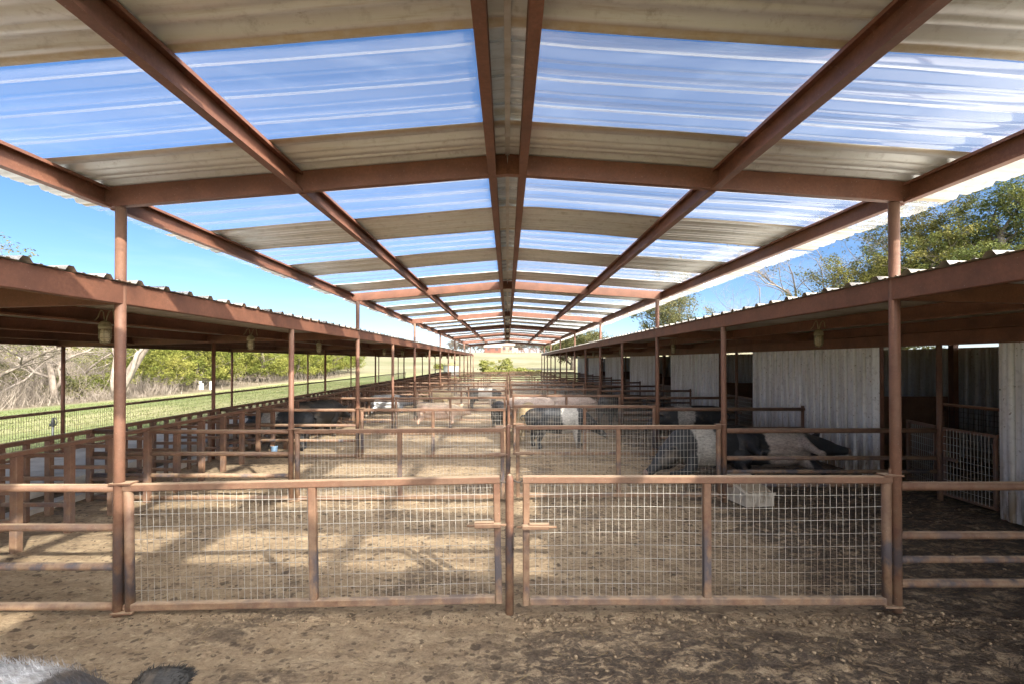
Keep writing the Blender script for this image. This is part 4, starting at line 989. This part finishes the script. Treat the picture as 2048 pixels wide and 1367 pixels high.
# thin bare trees in front of the slope
bt = None
for q, (x, y, sc, txt) in enumerate([(-22.6, 21.2, .62, "slender bare tree between the dark oak and the grey oak"), (-24.5, 25.6, .8, "taller bare tree behind the grey oak"), (-23.4, 27.9, .55, "short bare tree left of the dead trunk"),
                                     (-25.5, 29.2, .8, "bare tree right of the dead trunk in front of the junipers"), (-25.0, 18.6, .85, "bare tree behind the dark oak at the picture edge"), (-27.0, 22.6, .95, "largest bare tree half way up the brushy slope")]):
    if bt is None:
        mbb, tips = branch_tree(55, 7.6, 0.10, 0.6, 4, (0.12, 0.0), 0.12, (8, 6, 5, 4), 0.25, 0.0, 0.22)
        bt = tree("bare_tree", txt, "tree", (x, y, terrain_z(x, y)), mbb, M['bark_pale']); bt.scale = (sc,) * 3
    else: dup(bt, (x, y, terrain_z(x, y)), (0, 0, q * 1.7), (sc, sc, sc), txt)
# brush thicket on the slope
n = 34000
bx_ = rng.uniform(-46, -20.0, n); by_ = rng.uniform(17, 62, n) 
keep = (bx_ < -20.2) & ((by_ < 30.5) | (rng.random(n) < 0.10)); keep &= rng.random(n) < np.where(bx_ < -34, 0.5, 1.0); bx_ = bx_[keep]; by_ = by_[keep]; n = len(bx_)
cl = np.array([mnoise.noise(Vector((x * 0.28, y * 0.28, 7))) for x, y in zip(bx_, by_)])
hgt = np.clip(0.75 + 1.5 * cl + rng.normal(0, 0.3, n) + np.clip(-bx_ - 22, 0, 6) * 0.15, 0.2, 3.2) * (0.9 + 0.25 * rng.random(n))
z0 = np.array([terrain_z(x, y) for x, y in zip(bx_, by_)])
base = np.stack([bx_, by_, z0 - 0.05], 1)
dirv = np.stack([rng.normal(0, 0.38, n), rng.normal(0, 0.38, n), np.ones(n)], 1)
mid = base + dirv * (hgt * 0.55)[:, None]; d2 = dirv + np.stack([rng.normal(0, 0.35, n), rng.normal(0, 0.35, n), rng.normal(0, 0.1, n)], 1)
top_ = mid + d2 * (hgt * 0.45)[:, None]
V = []; F = []
w = rng.uniform(0.006, 0.016, n)[:, None]; off = np.stack([np.ones(n) * 0.72, np.ones(n) * 0.69, np.zeros(n)], 1) * w
V = np.concatenate([base - off, base + off, mid - off * 0.7, mid + off * 0.7, top_], 0)
i = np.arange(n)
F4 = np.stack([i, i + n, i + 3 * n, i + 2 * n], 1); F3 = np.stack([i + 2 * n, i + 3 * n, i + 4 * n, i + 4 * n], 1)
# side twigs as triangles
m_ = n * 4; src = rng.integers(0, n, m_); tt = rng.uniform(0.2, 1.0, m_)[:, None]
sp0 = base[src] + (top_[src] - base[src]) * tt; L = rng.uniform(0.15, 0.6, m_)[:, None]
dv = rng.normal(0, 1, (m_, 3)); dv[:, 2] = np.abs(dv[:, 2]) * 0.6; dv /= np.linalg.norm(dv, axis=1, keepdims=True)
ww = rng.uniform(0.004, 0.010, m_)[:, None] * np.array([0.7, 0.7, 0.1])
TV = np.stack([sp0 - ww, sp0 + ww, sp0 + dv * L], 1).reshape(-1, 3)
VV = np.concatenate([V, TV], 0)
F3b = np.concatenate([np.stack([i, i + n, i + 3 * n], 1), np.stack([i, i + 3 * n, i + 2 * n], 1), np.stack([i + 2 * n, i + 3 * n, i + 4 * n], 1), np.arange(m_ * 3).reshape(-1, 3) + len(V)], 0)
tag(np_obj("brush", VV, F3b, M['twig']), kind='stuff')
# scattered low olive shrubs in the brush
bushes = []
def bush(label, loc, h, w, seed, mat, group=None, n=60, per=34, size=0.07):
    t = thing("shrub", label, "shrub", loc, 0, group)
    mbx, _ = branch_tree(seed, h * 0.9, 0.03, 0.75, 1, (0, 0), 0.05, (7,)); mbx.build("stem", M['bark_dark'], t, True)
    V, F = leaf_cloud(crown_blob(seed, h, w, n, 0.1), per, size, 0.16, seed + 1); np_obj("foliage", V, F, mat, t); return t
for q, (x, y, h, w, txt) in enumerate([(-22.5, 24.6, 1.6, 1.7, "rounded olive shrub below the bare grey oak"), (-24.5, 21.8, 2.6, 2.8, "tall olive shrub between the two bare oaks"), (-27.5, 27.5, 3.0, 3.0, "large olive shrub behind the leaning dead tree"),
                                       (-26.5, 24.0, 2.6, 2.6, "wide olive shrub on the slope behind the oaks"), (-31.0, 30.0, 3.2, 3.4, "highest olive shrub on the brushy slope"), (-23.0, 27.3, 1.3, 1.4, "small yellow green shrub at the foot of the dead tree"),
        (-23.2, 19.4, 2.2, 2.6, "olive shrub behind the dark gnarled oak"), (-29.5, 26.0, 3.4, 3.4, "domed olive shrub half way up the brushy slope"), (-26.0, 19.5, 3.0, 3.2, "dense olive shrub at the left end of the slope"),
        (-33.0, 34.5, 3.4, 3.6, "broad olive shrub at the top of the slope beside the junipers")]):
    bush(txt, (x, y, terrain_z(x, y)), h, w, 300 + q, M['leaf_oak'] if q != 5 else M['leaf_juniper'], None, 110, 26, 0.075)

# trees above the barn on the right
mb, tips = branch_tree(21, 11.6, 0.26, 0.62, 3, (-0.04, 0), 0.18, (19, 8, 5), 0.2, kl=0.62)
lfc = leaf_cloud(tips, 40, 0.050, 0.16, 22, 0.7)
tree("cedar_tree", "large dark green cedar standing highest above the barn roof at the right edge", "tree", (18.4, 17.1, -0.05), mb, M['bark_dark'], lfc, None, 0, M['leaf_cedar'])
mb, tips = branch_tree(23, 11.4, 0.20, 0.62, 3, (0.0, 0), 0.18, (20, 8, 5), 0.22, kl=0.56)
lfc = leaf_cloud(tips, 50, 0.050, 0.16, 24, 0.8)
tree("cedar_tree", "golden green cedar above the barn roof behind the tall right post", "tree", (15.4, 20.9, -0.05), mb, M['bark_dark'], lfc, None, 1.0, M['leaf_cedar_gold'])
mb, tips = branch_tree(27, 10.6, 0.20, 0.60, 4, (-0.1, 0.0), 0.2, (9, 6, 5, 4), 0.3, 0, 0.2, 0.75)
tree("bare_tree", "bare grey tree with fine twigs left of the golden cedar", "tree", (16.0, 23.5, -0.05), mb, M['bark_pale'], leaf_cloud(random.Random(3).sample(tips, 500), 3, 0.05, 0.12, 9), None, 0, M['leaf_oak'])
mb, tips = branch_tree(29, 8.0, 0.14, 0.6, 4, (-0.2, 0.0), 0.2, (6, 5, 5, 4), 0.3, 0, 0.2)
tree("bare_tree", "small bare tree just clearing the barn roof left of the taller bare tree", "tree", (16.0, 27.2, -0.05), mb, M['bark_pale'])
mb, tips = branch_tree(31, 11.5, 0.3, 0.6, 3, (0.0, 0), 0.2, (9, 6, 5), 0.2)
tree("oak_tree", "round crowned live oak above the middle of the barn roof", "tree", (18.3, 56, 0.0), mb, M['bark_dark'], leaf_cloud(tips, 40, 0.11, 0.42, 32, 0.7), None, 0, M['leaf_oak'])
mb, tips = branch_tree(33, 10.0, 0.38, 0.66, 3, (0.25, 0), 0.12, (9, 6, 5), 0.15)
tree("oak_tree", "wind swept live oak with forked trunk at the far end of the barn", "tree", (10.3, 78, terrain_z(10.3, 78)), mb, M['bark_dark'], leaf_cloud(tips, 40, 0.13, 0.5, 34, 0.6), None, 0.3, M['leaf_oak'])
# ------------------------------------------------------------------ far field
def at(px, py, d): return ((px - 1015) * d / 978, d, 1.965 - (py - 721) * d / 978)
for q, (px, d, h, w, txt) in enumerate([(972, 66, 1.9, 1.5, "upright yellow green shrub in the far field left of the centre"), (1006, 72, 2.0, 2.2, "round green shrub in the far field at the centre"),
                                        (1022, 60, 1.1, 2.6, "low spreading shrub in the far field right of the round one"), (990, 60, 0.9, 1.8, "low shrub in the far field between the upright and round ones"),
                                        (1056, 64, 1.0, 2.6, "low wide shrub in the far field nearest the barn"), (888, 78, 1.0, 2.4, "low pale shrub in the far field left of the water tank")]):
    x = (px - 1015) * d / 978
    bush(txt, (x, d, terrain_z(x, d)), h, w, 400 + q, M['leaf_bush'], "shrubs in the far field", 90, 24, 0.12)
wt = thing("water_tank", "round galvanised tank with low conical roof beyond the feeding shed", "tank", (-6.9, 60, terrain_z(-6.9, 60)))
MB().rings([((0, 0, z), (r, 0, 0), (0, r, 0)) for z, r in [(k * 0.12, 0.95 + (0.02 if k % 2 else 0)) for k in range(13)]], 32).build("wall", M['galv_tank'], wt, True)
MB().rings([((0, 0, 1.40), (1.04, 0, 0), (0, 1.04, 0)), ((0, 0, 1.45), (1.03, 0, 0), (0, 1.03, 0)), ((0, 0, 1.72), (0.2, 0, 0), (0, 0.2, 0)), ((0, 0, 1.76), (0.05, 0, 0), (0, 0.05, 0))], 32).build("roof", M['tank_roof'], wt)
def house(name, label, cat, loc, w, d, h, rise, wall, roof, nwin):
    t = thing(name, label, cat, loc)
    MB().box(-w / 2, w / 2, -d / 2, d / 2, -0.5, h).build("wall", wall, t)
    e = 0.4
    MB().add([(-w / 2 - e, -d / 2 - e, h + .004), (w / 2 + e, -d / 2 - e, h + .004), (w / 2 + e, d / 2 + e, h + .004), (-w / 2 - e, d / 2 + e, h + .004), (-w / 2 - e, 0, h + rise), (w / 2 + e, 0, h + rise)], [(3, 2, 1, 0), (0, 1, 5, 4), (2, 3, 4, 5), (1, 2, 5), (3, 0, 4)]).build("roof", roof, t)
    for k in range(nwin):
        x = -w / 2 + w * (k + 0.5) / nwin; MB().box(x - .5, x + .5, -d / 2 - .05, -d / 2 + .02, 1.0, 2.1).build("window", M['glass_dark'], t)
    return t
D = 180
house("farm_house", "beige farm house with pale roof at the far centre", "house", ((1002 - 1015) * D / 978, D, terrain_z(0, D) - 0.2), 9.5, 7, 2.6, 1.5, M['house_wall'], M['house_roof'], 4)
house("red_barn", "low red barn with pale roof in front of the far farm house", "barn", ((986 - 1015) * 172 / 978, 172, terrain_z(0, 172) - 0.3), 5.5, 5, 2.0, 0.9, M['barn_red'], M['house_roof'], 2)
tag(MB().rings([((x, 0, 0.85), (0, r, 0), (0, 0, r)) for x, r in ((-1.1, .2), (-1.0, .55), (-.8, .62), (.8, .62), (1.0, .55), (1.1, .2))], 16).box(-.8, -.6, -.4, .4, 0, .35).box(.6, .8, -.4, .4, 0, .35).build("storage_tank", M['white_paint'], None, True), "white horizontal storage tank right of the far farm house", "tank").location = ((1030 - 1015) * 165 / 978, 165, terrain_z(2, 165))
for nm, xa, xb, d, lb in (("rail_fence", -7.5, 2.0, 160, "long red rail fence in front of the far farm house"), ("rail_fence", 3.5, 14, 162, "long red rail fence right of the far white tank")):
    ft_ = thing(nm, lb, "fence", ((xa + xb) / 2, d, terrain_z(0, d)))
    hw = (xb - xa) / 2
    for z in (0.5, 0.95, 1.4): MB().box(-hw, hw, -.04, .04, z - .07, z + .07).build("rail", M['barn_red'], ft_)
    for k in range(7): MB().box(-hw + 2 * hw * k / 6 - .06, -hw + 2 * hw * k / 6 + .06, .045, .16, -.3, 1.5).build("post", M['barn_red'], ft_)
# bare trees on the skyline
mbs = []
for k in range(3):
    mb, tips = branch_tree(70 + k, 8.5, 0.24, 0.6, 4, (0.05, 0), 0.15, (8, 6, 5, 4), 0.3, 0, 0.18); mbs.append(mb)
far = {}
fl = ["spreading", "upright", "broad"]
for q in range(22):
    k = q % 3; d = random.uniform(185, 215); px = 905 + q * 9.2 + random.uniform(-3, 3); x = (px - 1015) * d / 978
    lab = "%s bare grey tree on the far skyline, %s from the left" % (fl[k], ORD[q] if 0 < q < 13 else ("first" if q == 0 else ["fourteenth", "fifteenth", "sixteenth", "seventeenth", "eighteenth", "nineteenth", "twentieth", "twenty first", "twenty second"][q - 13]))
    s = random.uniform(0.65, 0.95)
    if k not in far:
        far[k] = tree("bare_tree", lab, "tree", (x, d, terrain_z(x, d)), mbs[k], M['bark_dark'], None, "bare trees on the far skyline"); far[k].scale = (s,) * 3
    else: dup(far[k], (x, d, terrain_z(x, d)), (0, 0, random.uniform(0, 6.28)), (s * 1.2, s * 1.2, s), lab)
# white stakes at the wood edge
sk = thing("marker_stake", "left white stake of the pair at the foot of the junipers", "stake", (-21.6, 34.4, terrain_z(-21.6, 34.4)), 0, "white stakes at the wood edge")
MB().box(-.09, .09, -.02, .02, -.2, .62).build("board", M['white_paint'], sk); MB().box(.12, .22, -.02, .02, -.2, .45).build("brace", M['white_paint'], sk)
dup(sk, (-20.9, 34.5, terrain_z(-20.9, 34.5)), (0, 0, 0.4), None, "right white stake of the pair at the foot of the junipers")
